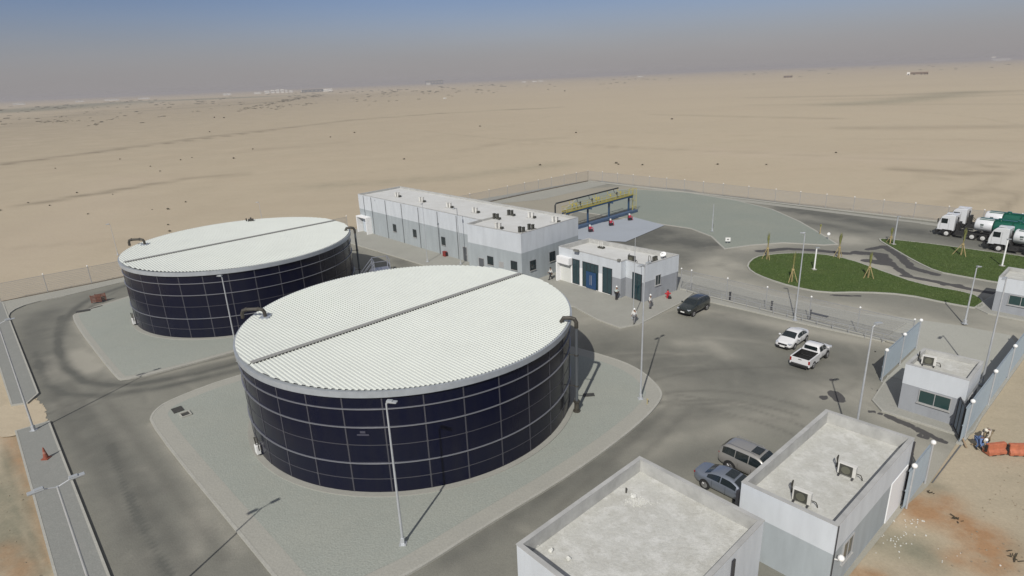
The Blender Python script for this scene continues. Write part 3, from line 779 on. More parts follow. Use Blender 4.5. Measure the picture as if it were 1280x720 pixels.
    if hatch is not None:
        th = radians(hatch); o = Vector((cos(th), sin(th), 0)); b0 = C + o * (R - 1.0)
        hm = MB(); hm.box(Z(b0, H + .2), (.7, .7, .3), rz=th); hm.box(Z(b0 + o * .1, H + .42), (.5, .16, .25), rz=th); hm.tube(Z(b0 + Vector((-o.y, o.x, 0)) * .6, H), Z(b0 + Vector((-o.y, o.x, 0)) * .6, H + .5), .1)
        hm.build('roof_hatch', duct_m, t)
    if stair is not None:
        th = radians(stair); o = Vector((cos(th), sin(th), 0)); tg = Vector((o.y, -o.x, 0))
        # platform with rails, landing at rim, straight flight beside it
        b0 = C + o * (R + .75)
        pf = MB(); pf.box(Z(b0, H - .02), (1.5, 1.7, .06), rz=th)
        pf.build('access_platform', stiff_m, t)
        rl = MB(); 
        cs = [b0 + o * .7 - tg * .8, b0 + o * .7 + tg * .8, b0 - o * .95 + tg * .8, b0 - o * .95 - tg * .8]
        for p in cs: rl.tube(Z(p, H), Z(p, H + 1.15), .04, n=6)
        for i, j in ((0, 1), (1, 2), (3, 0)):
            for z in (.6, 1.15): rl.tube(Z(cs[i], H + z), Z(cs[j], H + z), .035, n=6)
        rl.build('guard_rail', stiff_m, t)
        st = MB(); rl2 = MB()
        for q in range(24):
            p = b0 - tg * (.85 + q * .26); z = H - .1 - q * .3
            if z < .2: break
            st.box(Z(p + o * .2, z), (.8, .26, .04), rz=th)
        for s in (-.25, .65):
            a = b0 - tg * .85 + o * s; b = b0 - tg * (.85 + 6.8) + o * s
            st.beam(Z(a, H - .1), Z(b, .15), .04, .22)
            rl2.beam(Z(a, H + 1.05), Z(b, 1.2), .05)
            rl2.beam(Z(a, H + .5), Z(b, .65), .035)
            for q in range(6):
                p = a.lerp(b, q / 5); z = H - .1 + (.25 - H) * q / 5
                rl2.tube(Z(p, z), Z(p, z + 1.1), .03, n=6)
        st.build('stair_flight', stiff_m, t); rl2.build('handrail', stiff_m, t)
    return t
tank((-8.70, 47.61), 'nearest round dark navy tank with white corrugated roof, the larger-looking one in front', -89.3, 110, 179, 344, 218, None)
nt = bpy.data.objects['storage_tank']
th = atan2(29.4 - 47.61 + 0.0, -9.3 + 8.70 - 1.2); o_ = Vector((cos(th), sin(th), 0)); pc = Vector((-8.70, 47.61, 4.62)) + o_ * 13.375
pm = MB(); pm.box(pc, (.02, .8, .10), rz=th); pm.box(pc + Vector((0, 0, .2)), (.02, .35, .16), rz=th); pm.build('maker_plate', mat('faded_plate', (.06, .06, .085), .5), nt)
tank((-34.26, 75.99), 'farther round dark navy tank with white corrugated roof, at the back left', -96.5, None, 182, 12, 219, 106)

# ------------------------------------------------------------------ buildings
def wallpts(p, i, s, d=0.0):
    a, b = Vector(p[i][:2]).to_3d(), Vector(p[(i + 1) % len(p)][:2]).to_3d()
    t = (b - a).normalized(); n = Vector((t.y, -t.x, 0))
    return a + t * s + n * d, t, n
def building(name, pts, H, split, label, cat, upper, lower, roof_m, par=.45, tw=.22, group=None, up_from=None, cope=None):
    pts = ccw(pts)
    t = thing(name, (pts[0][0], pts[0][1], 0), label, cat, group)
    if split > 0:
        m = MB(); m.prism(pts, 0, split, top=False); m.build('lower_wall', lower, t)
        q = inset(pts, -.012)
    else: q = pts
    m = MB(); m.prism(q, split, H, top=False)
    if split > 0:
        n = len(pts); m.add([(p.x, p.y, split) for p in q] + [(p.x, p.y, split) for p in inset(pts, .05)], [(i, n + i, n + (i + 1) % n, (i + 1) % n) for i in range(n)])
    m.build('upper_wall', upper, t)
    c = MB(); qi = inset(pts, tw); ring(c, inset(pts, -.03), qi, H - .005, H + .035)
    c.build('coping', cope or coping_m, t)
    pi_ = MB(); n = len(qi); pi_.add([(p.x, p.y, H - par - .05) for p in qi] + [(p.x, p.y, H) for p in qi], [(i, n + i, n + (i + 1) % n, (i + 1) % n) for i in range(n)])
    pi_.build('parapet_inside', parapet_in, t)
    r = MB(); r.add([(p.x, p.y, H - par) for p in qi], [tuple(range(n))])
    ro = r.build('roof', roof_m, t)
    return t, pts
def window(t, pts, i, s, w, z0, h, frame=alu, gl=glass_m, mull=1, name='window', sill=True):
    c, tg, n = wallpts(pts, i, s)
    a = atan2(tg.y, tg.x); f = MB()
    fw = .06
    def P(x, z, d): q = c + tg * x + n * d; return Vector((q.x, q.y, z))
    f.box(P(0, z0 + fw / 2, .03), (w, .08, fw), rz=a); f.box(P(0, z0 + h - fw / 2, .03), (w, .08, fw), rz=a)
    for x in (-w / 2 + fw / 2, w / 2 - fw / 2): f.box(P(x, z0 + h / 2, .028), (fw, .08, h - 2 * fw), rz=a)
    for k in range(mull): f.box(P(-w / 2 + w * (k + 1) / (mull + 1), z0 + h / 2, .028), (fw * .8, .07, h - 2 * fw), rz=a)
    o = f.build(name, frame, t)
    g = MB(); g.box(P(0, z0 + h / 2, .02), (w - .02, .03, h - .02), rz=a); g.build('pane', gl, o)
    if sill: sl = MB(); sl.box(P(0, z0 - .04, .06), (w + .12, .14, .05), rz=a); sl.build('sill', coping_m, o)
    return o
def door(t, pts, i, s, w, h, m, handle=True, z0=.1):
    c, tg, n = wallpts(pts, i, s); a = atan2(tg.y, tg.x)
    def P(x, z, d): q = c + tg * x + n * d; return Vector((q.x, q.y, z))
    d = MB(); d.box(P(0, z0 + h / 2, .02), (w, .06, h), rz=a); o = d.build('door', m, t)
    if handle: k = MB(); k.box(P(w * .36, z0 + h * .48, .08), (.04, .08, .2), rz=a); k.build('handle', alu, o)
    f = MB(); f.box(P(-w / 2 - .04, z0 + h / 2, .02), (.08, .1, h + .08), rz=a); f.box(P(w / 2 + .04, z0 + h / 2, .02), (.08, .1, h + .08), rz=a); f.box(P(0, z0 + h + .04, .02), (w, .1, .08), rz=a); f.build('door_frame', alu, o)
    return o
def downpipe(t, pts, i, s, z1, z0=.15, m=None, r=.035):
    c, tg, n = wallpts(pts, i, s, .09); d = MB(); d.tube((c.x, c.y, z0), (c.x, c.y, z1), r, n=6); d.build('downpipe', m or mat('grey_pipe', (.12, .125, .13), .5), t)

# long building: main hall with a deeper wing at its near end
lb = [(-27.7, 112.4), (-4.3, 86.1), (-5.95, 83.9), (1.42, 76.7), (9.8, 85.1), (-21.0, 119.2)]
lbt, lbp = building('pump_hall', lb, 7.0, 4.35, 'long low hall with white upper walls over grey, behind the two tanks', 'building', white_wall, grey_wall, roof_c, par=.3)
def edge_index(p, a, b):
    for i in range(len(p)):
        if (p[i] - Vector(a)).length < .01 and (p[(i + 1) % len(p)] - Vector(b)).length < .01: return i
    return 0
iF = edge_index(lbp, lb[0], lb[1]); iW = edge_index(lbp, lb[2], lb[3]); iE = edge_index(lbp, lb[3], lb[4])
for s in (2.0, 4.7, 9.5, 14.6, 19.6, 24.9, 29.8): downpipe(lbt, lbp, iF, s, 6.9)
for s in (11.8, 18.0, 26.0): window(lbt, lbp, iF, s, 1.0, 1.7, 1.3, dark_alu, glass_m)
door(lbt, lbp, iF, 31.4, .9, 2.2, mat('grey_door', (.10, .11, .12), .6))
for s, z in ((4.4, 1.8), (8.9, 1.9)): window(lbt, lbp, iW, s, 1.15, z, 1.2, dark_alu, glass_m)
door(lbt, lbp, iW, 2.6, 1.0, 2.3, MATS['grey_door'])
for s, z in ((2.1, 1.6), (6.1, 1.9)): window(lbt, lbp, iE, s, 1.15, z, 1.35, dark_alu, glass_m)
v = MB(); c, tg, n = wallpts(lbp, iW, 6.5, .02); v.box((c.x, c.y, 2.2), (.9, .05, .8), rz=atan2(tg.y, tg.x)); v.build('louvre_vent', alu, lbt)
# white entrance surround at the far left corner
c, tg, n = wallpts(lbp, iF, 2.6, .55); a = atan2(tg.y, tg.x)
e = MB(); e.box((c.x - tg.x * 2.2, c.y - tg.y * 2.2, 1.5), (.22, 1.1, 3.0), rz=a); e.box((c.x + tg.x * 1.2, c.y + tg.y * 1.2, 1.5), (.22, 1.1, 3.0), rz=a); e.box((c.x - tg.x * .5, c.y - tg.y * .5, 3.1), (3.62, 1.1, .2), rz=a)
e.build('entrance_surround', mat('bright_white_render', (.78, .78, .78), .8), lbt)
e = MB(); q = c - n * .45 - tg * .4; e.box((q.x, q.y, 1.45), (2.4, .06, 2.9), rz=a); e.build('entrance_door', mat('pale_door', (.5, .55, .6), .5), lbt)
# inner parapet upstand where the wing meets the hall
e = MB(); e.beam((-4.3, 86.1, 6.82), (-2.0, 88.2, 6.82), .2, .3); e.build('upstand', parapet_in, lbt)

# control building with the glazed front
z = 4.7
sb = [(6.45, 78.3), (13.2, 69.95), (13.95, 70.65), (15.55, 68.15), (20.7, 72.0), (10.9, 81.9)]
sbt, sbp = building('control_building', sb, z, 2.55, 'small flat-roofed white building with tall teal glass panels across its front', 'building', white_wall, blueg_wall, roof_c, par=.55)
i0 = edge_index(sbp, sb[0], sb[1]); i2 = edge_index(sbp, sb[2], sb[3]); i3 = edge_index(sbp, sb[3], sb[4])
# white facing over the grey plinth on the glazed stretch
fac = mat('bright_white_render', (.78, .78, .78), .8)
c, tg, n = wallpts(sbp, i0, 4.55, .02); a = atan2(tg.y, tg.x)
fm = MB(); fm.box((c.x - n.x * .012, c.y - n.y * .012, 1.28), (9.1, .04, 2.54), rz=a); fm.build('facade_facing', fac, sbt)
def big_pane(s, w, h, gl, idx, mull=2):
    return window(sbt, sbp, idx, s, w, .2, h, dark_alu, gl, mull, name='glazed_panel', sill=False)
S = 10.7 / 295.0
for s, w, m_ in ((3.2, 1.3, 1), (5.75, 2.75, 3), (8.6, 1.55, 1)):
    o = big_pane(s, w, 3.35, teal_glass, i0, m_)
c, tg, n = wallpts(sbp, i0, 5.95, .12)
bd = MB(); bd.box((c.x, c.y, 1.3), (1.7, .05, 2.2), rz=a); dd = bd.build('double_door', mat('blue_door', (.018, .06, .15), .35), sbt)
hd = MB()
for k in (-.12, .12): q = c + tg * k + n * .06; hd.box((q.x, q.y, 1.35), (.04, .05, 1.3), rz=a)
hd.build('handle', alu, dd)
# recessed doorway at the left end
c, tg, n = wallpts(sbp, i0, 1.35, .05)
rd = MB(); rd.box((c.x, c.y, 1.35), (1.9, .05, 2.5), rz=a); rd.build('roller_door', mat('cream_door', (.62, .63, .60), .6), sbt)
cn = MB(); q = c + n * .3; cn.box((q.x, q.y, 3.15), (2.3, .65, .9), rz=a); 
for k in (-1.15,): q = c + tg * k + n * .3; cn.box((q.x, q.y, 1.35), (.25, .65, 2.7), rz=a)
cn.build('canopy', fac, sbt)
big_pane(1.95, 1.6, 3.3, teal_glass, i2, 1)
window(sbt, sbp, i3, 2.6, 1.0, 1.7, 1.3, alu, glass_m)
downpipe(sbt, sbp, i3, 6.2, 2.6)

# near buildings at the bottom
Ac = [Vector((7.15, 30.85)), Vector((-0.3, 24.08))]
dA = Vector((cos(radians(-49.3)), sin(radians(-49.3))))
Aq = [Ac[0], Ac[1], Ac[1] + dA * 7.7, Ac[0] + dA * 7.7]
at, ap = building('service_block', Aq, 4.5, 0, 'nearest flat-roofed white block with blotchy screed roof, cut by the bottom edge', 'building', white_wall, grey_wall, roof_stain, par=.8, tw=.22)
ie = edge_index(ap, Aq[2], Aq[3])
c, tg, n = wallpts(ap, ie, 7.0, .03); e = MB(); e.box((c.x, c.y, 2.05), (.24, .12, 4.1), rz=atan2(tg.y, tg.x)); e.build('dark_slot', dark_alu, at)  # solid dark box stands in for the dark gap of a wall slot
Bq = [Vector((20.4, 35.2)), Vector((12.2, 28.1)), Vector((15.55, 24.4)), Vector((23.9, 31.55))]
# north-east end stands on a porch: solid body plus open porch
dv = (Bq[3] - Bq[2]).normalized()
bt, bp = building('gatehouse_block', Bq, 4.5, 2.75, 'near flat-roofed white and grey block with two air conditioners on its roof', 'building', white_wall, grey_wall, roof_stain, par=.8, tw=.22)
ib = edge_index(bp, Bq[2], Bq[3]); ia = edge_index(bp, Bq[1], Bq[2])
window(bt, bp, ib, 2.0, 1.3, 1.3, 1.3, alu, glass_m)
c, tg, n = wallpts(bp, ib, 9.35, .03); pw = MB(); a = atan2(tg.y, tg.x)
pw.box((c.x, c.y, 1.4), (2.7, .06, 2.8), rz=a); pw.build('white_side_panel', fac, bt)
c, tg, n = wallpts(bp, ib, 10.95, .06); pw = MB(); pw.box((c.x, c.y, 2.2), (.12, .1, 4.2), rz=a); pw.build('downpipe', dark_alu, bt)
e = MB(); c0, tg, n = wallpts(bp, ib, .06, .05); e.tube((c0.x, c0.y, .2), (c0.x, c0.y, 4.5), .03, n=6); e.build('cable', dark_alu, bt)
e = MB(); c1, tg, n = wallpts(bp, ib, .3, .3); e.sphere((c1.x, c1.y, 2.55), .17); e.beam((c1.x, c1.y, 2.4), (c1.x - n.x * .3, c1.y - n.y * .3, 2.3), .05)
gl_ = e.build('wall_lamp', globe_m, bt)
e = MB(); p = Vector((12.2, 28.1, 0)) + Vector((-.1, .12, 0)); e.box((p.x, p.y, 3.3), (.12, .25, 1.1), rz=A1); e.box((p.x - .1, p.y - .15, 2.7), (.08, .12, .6), rz=A1); e.build('wall_bracket', dark_alu, bt)

def guardhouse(pts, label, H=4.0, ww=2.1):
    t, p = building('guardhouse', pts, H, 2.35, label, 'guardhouse', white_wall, blueg_wall, roof_stain, par=.38, tw=.2)
    k = edge_index(p, pts[0], pts[1])
    window(t, p, k, 2.25, ww, 1.15, 1.1, alu, teal_dark, 1)
    return t, p, k
teal_dark = mat('dark_teal_glass', (0.018, 0.05, 0.05), .1, spec=.8)
gq = [Vector((30.15, 42.2)), Vector((32.85, 39.15)), Vector((36.0, 42.0)), Vector((33.2, 44.75))]
gt, gp_, gk = guardhouse(gq, 'white and grey guardhouse between the two louvred gates, with one roof unit')
window(gt, gp_, (gk + 1) % 4, 1.7, 1.2, 1.1, 1.1, alu, teal_dark, 1)
d2 = Vector((.669, -.743)); d3 = Vector((.743, .669))
hq = [Vector((52.0, 61.2)), Vector((52.0, 61.2)) + d2 * 4.6, Vector((52.0, 61.2)) + d2 * 4.6 + d3 * 4.6, Vector((52.0, 61.2)) + d3 * 4.6]
ht_, hp_, hk = guardhouse(hq, 'white and grey guardhouse at the right edge, beside the end of the lawns', 3.95)
island('guardhouse_plinth', [Vector((28.9, 43.6, 0)), Vector((28.7, 41.9, 0)), Vector((32.4, 37.9, 0)), Vector((33.6, 38.6, 0)), Vector((37.4, 42.2, 0)), Vector((32.6, 47.6, 0))], conc_m, kerb_m, h=.13, kw=.12)
island('guardhouse_plinth', [Vector((50.9, 62.3, 0)), Vector((51.0, 60.4, 0)), Vector((54.6, 56.4, 0)), Vector((60, 61.2, 0)), Vector((56.2, 66.2, 0))], conc_m, kerb_m, h=.13, kw=.12)

# ------------------------------------------------------------------ roof units
def ac_unit(p, rz, label, w=.95, h=.70, d=.30, group='roof air conditioning units', dark=False, twin=False, tilt=0.0):
    t = thing('roof_vent' if twin else 'air_conditioner', p, label, 'roof vent' if twin else 'air conditioner', group, rz, local=True)
    if twin:
        for sx in (-.3, .3):
            b = MB(); b.box((sx, 0, .42), (.30, .38, .75)); b.box((sx, 0, .82), (.36, .44, .07)); b.build('cowl', ac_dark if dark else ac_m, t, bevel=.02)
        b = MB(); b.box((0, 0, .04), (1.25, .8, .08)); b.build('base_pad', coping_m, t)
        b = MB(); b.box((.62, .0, .2), (.3, .5, .24)); b.build('motor_box', ac_dark, t)
        return t
    b = MB(); b.box((0, 0, .12 + h / 2), (w, d, h)); c = b.build('casing', ac_dark if dark else ac_m, t, bevel=.02)
    g = MB(); g.box((-.04 * w, -d / 2 - .012, .12 + h / 2), (w * .72, .03, h * .88)); gr_ = g.build('fan_grille', ac_dark, t)
    f = MB(); f.tube((-.04 * w, -d / 2 - .025, .12 + h / 2), (-.04 * w, -d / 2 - .045, .12 + h / 2), h * .34, n=16); f.build('fan_ring', mat('fan_plastic', (.12, .12, .09), .5), gr_)
    l = MB()
    for x in (-w * .38, w * .38): l.box((x, 0, .06), (.08, d + .3, .12))
    l.build('feet', dark_alu, t)
    pz = MB(); pz.pipe([(w / 2, .05, .35), (w / 2 + .22, .05, .35), (w / 2 + .3, .05, .2), (w / 2 + .32, .1, .03)], .03, 6); pz.build('drain_pipe', duct_m, t); pz = MB(); pz.pipe([(-w / 2 - .05, d / 2 + .1, .05), (-w / 2 - .2, d / 2 + .1, .8), (-w / 2 - .2, d / 2 + .35, .85), (-w / 2 - .25, d / 2 + .4, .02)], .035, 6); pz.build('coolant_pipe', duct_m, t)
    return t
zR = 6.7
vents = [((370, 145), 0, 'first vent from the far left end of the long roof'), ((538, 180), 0, 'second vent from the far left end of the long roof'),
         ((728, 220), 0, 'third vent from the far left end of the long roof'), ((908, 255), 0, 'fourth vent from the far left end of the long roof'),
         ((1052, 300), 1, 'dark vent near the roof upstand, left one of the close pair'), ((1152, 275), 1, 'dark vent behind the pair, towards the back of the hall roof'),
         ((1068, 365), 0, 'vent just inside the front parapet of the wing roof'), ((1230, 395), 1, 'dark vent nearest to the front corner of the hall roof')]
for (x, y), dk_, lab in vents:
    p = G(430 + x / 5.539, 220 + y / 5.539, zR)
    ac_unit(p, A1 + .2, 'pale twin-cowl ' + lab if not dk_ else lab.replace('vent', 'twin-cowl vent', 1), twin=True, dark=bool(dk_), group='twin-cowl vents on the hall roof')
for (x, y), dk_, lab in (((335, 392), 1, 'dark twin-cowl vent just behind the one at the front corner'), ((335, 330), 0, 'white twin-cowl vent midway along the back of the wing roof'), ((455, 352), 0, 'white twin-cowl vent at the right end of the hall roof')):
    p = G(580 + x / 4, 190 + y / 4, zR)
    ac_unit(p, A1 + .2, lab, twin=True, dark=bool(dk_), group='twin-cowl vents on the hall roof')
gx = lambda x, y, zz: G(840 + x / 2.909, 500 + y / 2.909, zz)
ac_unit(gx(470, 374, 3.7), A1 + radians(5), 'air conditioner with dark grille nearer the front corner of the two-unit roof', w=.95)
ac_unit(gx(634, 277, 3.7), A1 + radians(3), 'air conditioner with olive grille, the farther one on the two-unit roof', w=.95)
ac_unit(G(1160, 457, 3.62), A1 + radians(12), 'air conditioner with dark slats on the guardhouse roof', w=.95)
sx_ = lambda x, y: G(680 + x / 3.79, 210 + y / 3.79, 4.15)
ac_unit(sx_(415, 446), A1, 'black box unit at the middle of the small building roof, by the mast', dark=True, w=1.0)
ac_unit(sx_(525, 445), A1 + pi / 2, 'grey unit beside the dish on the small building roof', dark=True, w=.7, h=.6)
t = thing('satellite_dish', sx_(565, 432), 'white round dish on the right end of the small building roof', 'satellite dish')
d_ = MB(); q = sx_(565, 432)
for k in range(3):
    r0, r1 = [.0, .25, .42][k], [.25, .42, .52][k]
d_.pipe([q + Vector((.0, .0, .55)), q + Vector((-.02, -.03, .58)), q + Vector((-.05, -.08, .63)), q + Vector((-.08, -.12, .70))], [.05, .2, .32, .38], 18); d_.build('dish', globe_m, t)
d_ = MB(); d_.tube(q, q + Vector((0, 0, .75)), .05); d_.tube(q + Vector((0, 0, .75)), q + Vector((-.5, -.45, .95)), .02); d_.build('stand', duct_m, t)
t = thing('roof_vent', sx_(268, 380), 'small vent with thin upright pipes on the small building roof', 'roof vent')
q = sx_(268, 380); d_ = MB(); d_.box(q + Vector((.1, 0, .12)), (.9, .5, .2), rz=A1); d_.build('base', ac_dark, t)
d_ = MB()
for k in (-.3, 0.05, .3): d_.tube(q + E1 * k, q + E1 * k + Vector((0, 0, .9)), .05)
d_.build('pipes', ac_m, t)
for pp, lab in (((152, 396), 'grey scupper box on the left front parapet of the small building'), ((355, 442), 'grey floodlight box on the middle front parapet of the small building')):
    q = G(680 + pp[0] / 3.79, 210 + pp[1] / 3.79, 4.74)
    d_ = MB(); d_.box(q + Vector((0, 0, .14)), (.75 if pp[0] < 200 else .35, .3, .26), rz=A1); d_.box(q + Vector((0, 0, .02)), (.3, .2, .05), rz=A1)
    tag(d_.build('floodlight', mat('weathered_grey', (.2, .2, .18), .7), loc=q), lab, 'floodlight')

# rubble on near roof
qr = lambda x, y: G(620 + x / 3.556, 540 + y / 3.556, 3.7)
def rock(c, r, m, seed, sz=.7):
    rnd = random.Random(seed); b = MB(); b.sphere((0, 0, r * sz * .6), r, 9, 6, sz)
    b.v = [(x * (1 + rnd.uniform(-.25, .25)), y * (1 + rnd.uniform(-.25, .25)), max(0, z * (1 + rnd.uniform(-.3, .2)))) for x, y, z in b.v]
    b.v = [(x + c[0], y + c[1], z + c[2]) for x, y, z in b.v]
    return b
plaster = mat('broken_plaster', (.62, .62, .58), .9, var=.1, scale=8)
for i, (x, y, r, lab) in enumerate(((610, 288, .17, 'white lump of plaster amid grit on the nearest block roof'), (178, 502, .17, 'white plaster lump in the left corner of the nearest block roof'),
                                    (243, 532, .13, 'upright plaster shard, middle one of the three by the left parapet'), (322, 566, .12, 'plaster shard farthest from the left corner of the nearest roof'))):
    q = qr(x, y); tag(rock(q, r, plaster, i, 1.0 if i > 1 else .7).build('plaster_lump', plaster), lab, 'plaster lump')
gr_ = MB(); rnd = random.Random(5); q = qr(630, 310)
for _ in range(260):
    p = q + Vector((rnd.gauss(.05, .28), rnd.gauss(-.05, .2), 0)); s_ = rnd.uniform(.02, .06); gr_.box((p.x, p.y, 3.7 + s_ / 3), (s_, s_ * .8, s_ * .7), rz=rnd.uniform(0, 3))
tag(gr_.build('plaster_grit', plaster), 'scatter of pale grit around the plaster lump on the nearest roof', 'grit', kind='stuff')
q = qr(578, 270); tag(MB().box((q.x, q.y, 3.86), (.07, .07, .32)).build('roof_pipe_stub', duct_m), 'short dark pipe stub beside the plaster lump on the nearest roof', 'pipe stub')

# ------------------------------------------------------------------ street lamps
def lamp(base, h, label, arms, r=.085, group='tall galvanised street lamps', armlen=.55, head=.62):
    base = Vector(base[:2]).to_3d(); base.z = .14
    h -= .14
    t = thing('street_lamp', base, label, 'street lamp', group)
    B = base
    m = MB(); m.pipe([B, B + Vector((0, 0, h))], [r, r * .55], 10); m.build('pole', galv, t)
    m = MB(); m.box(B + Vector((0, 0, .02)), (.42, .42, .04)); m.box(B + Vector((0, 0, .25)), (r * 2.5, r * 2.5, .4)); m.build('base_plate', galv, t)
    T = B + Vector((0, 0, h))
    for a in arms:
        d = Vector((cos(a), sin(a), 0))
        m = MB(); m.tube(T - Vector((0, 0, .05)), T + d * armlen + Vector((0, 0, .12)), .035, n=6); ar = m.build('arm', galv, t)
        p = T + d * (armlen + head / 2 - .1) + Vector((0, 0, .14)); L_ = MB()
        L_.box(p, (head, .26, .07), rz=a); L_.box(p - d * .12 + Vector((0, 0, .06)), (head * .55, .2, .06), rz=a); L_.box(p + Vector((0, 0, -.05)), (head * .7, .2, .03), rz=a)
        L_.build('lamp_head', lamp_m, ar, bevel=.015)
    return t
A2 = A1 + pi / 2
lamp((-39.9, 44.3), 9.63, 'tall twin-arm lamp standing at the walkway gap on the left', [A2, A2 + pi])
lamp((-20.66, 23.15), 9.6, 'twin-arm lamp at the bottom left whose foot lies outside the picture', [A2, A2 + pi])
lamp((-7.1, 29.4), 9.58, 'tall lamp on the gravel directly in front of the nearest tank', [radians(-15)], armlen=.15, head=.6)
lamp((-27.9, 56.3), 9.0, 'lamp standing between the two tanks', [radians(165)], armlen=.1, head=.5)
lamp((10.4, 45.3), 11.8, 'tall lamp on the rounded gravel corner right of the nearest tank', [A2, A2 + pi], armlen=.35, head=.55)
lamp((23.7, 36.9), 9.6, 'tall lamp rising behind the block with two air conditioners', [radians(20)], armlen=.25, head=.6)
lamp((30.35, 60.7), 9.65, 'tall lamp beside the front of the white sedan by the inner fence', [radians(150)], armlen=.1, head=.45)
lamp((39.1, 45.3), 9.6, 'tall lamp behind the guardhouse by the right gate fence', [A2 + pi], armlen=.7, head=.7)
lamp((46.7, 57.9), 6.17, 'medium lamp on the road beyond the first guardhouse, below the lawn tip', [0.1], armlen=.1, head=.45, r=.09)
lamp((13.4, 63.2), 9.45, 'slim headless mast in front of the small glazed building', [], r=.05, group='slim masts')
lamp((-12.7, 89.3), 8.9, 'slim lamp in front of the long hall, left of the wing corner', [radians(140)], armlen=.1, head=.3, r=.06)
lamp((-7.5, 87.3), 8.6, 'lamp with arm over the long hall parapet, nearest the wing', [A2 + pi + .5], armlen=.9, head=.5, r=.07)
lamp((-23.6, 107.9), 6.4, 'dark slim lamp near the left end of the long hall', [radians(150)], armlen=.1, head=.25, r=.05)
q = G(890, 290); lamp(q, 4.75, 'short lamp at the corner of the gravel field with a crossbar', [], r=.09)
lamp((-67.2, 101.5), 5.4, 'distant lamp outside the fence behind the farther tank, leftmost', [radians(200)], armlen=.2, head=.5, r=.05)
q = G(358, 272); lamp((-48, 117.0), 5.3, 'distant lamp rising above the back rim of the farther tank', [radians(180)], armlen=.2, head=.5, r=.05)
for b, h, lab in (((57.7, 88.2), 4.25, 'short thick pale post lamp at the tip of the long lawn'), ((40.7, 77.8), 3.0, 'short thick pale post lamp inside the oval lawn'), ((64.6, 76.0), 3.6, 'short pale post lamp on the long lawn above the far guardhouse')):
    B = Vector((b[0], b[1], .12)); t = thing('post_lamp', B, lab, 'post lamp', 'short pale posts on the lawns')
    m = MB(); m.tube(B, B + Vector((0, 0, h)), .1, .085, 10); m.build('post', globe_m if h < 4 else galv, t)
    m = MB(); m.box(B + Vector((.12, 0, h + .03)), (.5, .24, .08)); m.build('lamp_head', lamp_m, t)
    m = MB(); m.box(B + Vector((0, 0, .04)), (.5, .5, .12)); m.build('footing', kerb_m, t)
q = G(1244, 357 - 11, 4.2)

# ------------------------------------------------------------------ fences
wire_m = mat('galvanised_wire', (0.40, 0.41, 0.42), .5, .4)
post_m = mat('fence_post', (0.42, 0.43, 0.44), .45, .4)
def fence(pts, label, h=2.7, sp=4.85, lampn=1, group=None, wire=.017, gap=.075, name='mesh_fence', base_h=.0, phase=0.0, globes=True, plm=None):
    pts = [Vector(p[:2]).to_3d() for p in pts]
    t = thing(name, pts[0], label, 'fence', group)
    w = MB(); k = MB(); posts = []
    for a, b in zip(pts[:-1], pts[1:]):
        L_ = (b - a).length; n = max(1, round(L_ / sp)); d = (b - a).normalized()
        for i in range(n + (1 if b is pts[-1] else 0)): posts.append(a + d * (L_ * i / n))
        x = gap / 2; sgn = Vector((-d.y, d.x, 0))
        while x < L_:
            p = a + d * x
            r_ = wire / 2
            q0 = p - d * r_; q1 = p + d * r_
            w.add([(q0.x, q0.y, .12), (q1.x, q1.y, .12), (p.x + sgn.x * r_, p.y + sgn.y * r_, .12), (q0.x, q0.y, h - .1), (q1.x, q1.y, h - .1), (p.x + sgn.x * r_, p.y + sgn.y * r_, h - .1)], [(0, 1, 4, 3), (1, 2, 5, 4), (2, 0, 3, 5)])
            x += gap
        zz = .15
        while zz < h - .05:
            w.beam(Vector((a.x, a.y, zz)), Vector((b.x, b.y, zz)), wire * 1.1); zz += (h - .25) / 10
        w.beam(Vector((a.x, a.y, h - .08)), Vector((b.x, b.y, h - .08)), .035)
        k.beam(Vector((a.x, a.y, .08)), Vector((b.x, b.y, .08)), .22, .2)
    w.build('mesh_panel', wire_m, t)
    k.build('plinth', plm or kerb_m, t)
    for i, p in enumerate(posts):
        m = MB(); m.tube(p + Vector((0, 0, 0)), p + Vector((0, 0, h + .02)), .04, n=6); po = m.build('post', post_m, t)
        if globes and i % lampn == 0:
            m = MB(); m.sphere(p + Vector((0, 0, h + .11)), .10, 8, 6); m.build('globe_lamp', globe_m, po)
    return t
NEl = [(20.9, 158.6), (46.5, 131.0), (54.1, 122.1), (74.0, 100.3), (100, 71.5)]
fence([(-69.4, 78.6), (-61.3, 85.3), (-30.6, 113.3)], 'mesh perimeter fence running behind the farther tank to the long hall', lampn=1, sp=4.9, plm=mat('dark_brown_plinth', (.13, .105, .075), .95, var=.3, scale=2))  # plinth coloured dark brown on this run and the next
fence([(-21.1, 121.0), (-8.3, 131.8), (4.0, 143.4), (20.9, 158.6)], 'mesh perimeter fence behind the long hall up to the back corner', sp=4.9, plm=MATS['dark_brown_plinth'])
fence(NEl, 'mesh perimeter fence along the gravel field, from the back corner past the tankers', sp=4.9)
fence([(21.2, 72.3), (22.2, 71.4), (38.2, 53.4)], 'mesh fence with globe lamps between the car park and the loop road', sp=4.85, wire=.015, gap=.085)
rl = thing('low_railing', (22, 72, 0), 'low two-rail barrier along the foot of the car park fence', 'railing')
rp = MB(); rm_ = MB(); a = Vector((21.6, 71.0, 0)); b = Vector((37.2, 53.3, 0)); d = (b - a).normalized(); L_ = (b - a).length
for zz in (.45, .95): rm_.beam(a + Vector((0, 0, zz)), b + Vector((0, 0, zz)), .05)
for i in range(16): p = a + d * (L_ * i / 15); rp = MB(); rp.tube(p, p + Vector((0, 0, 1.0)), .035, n=6); rp.build('upright', post_m, rl)
rm_.build('rails', post_m, rl)
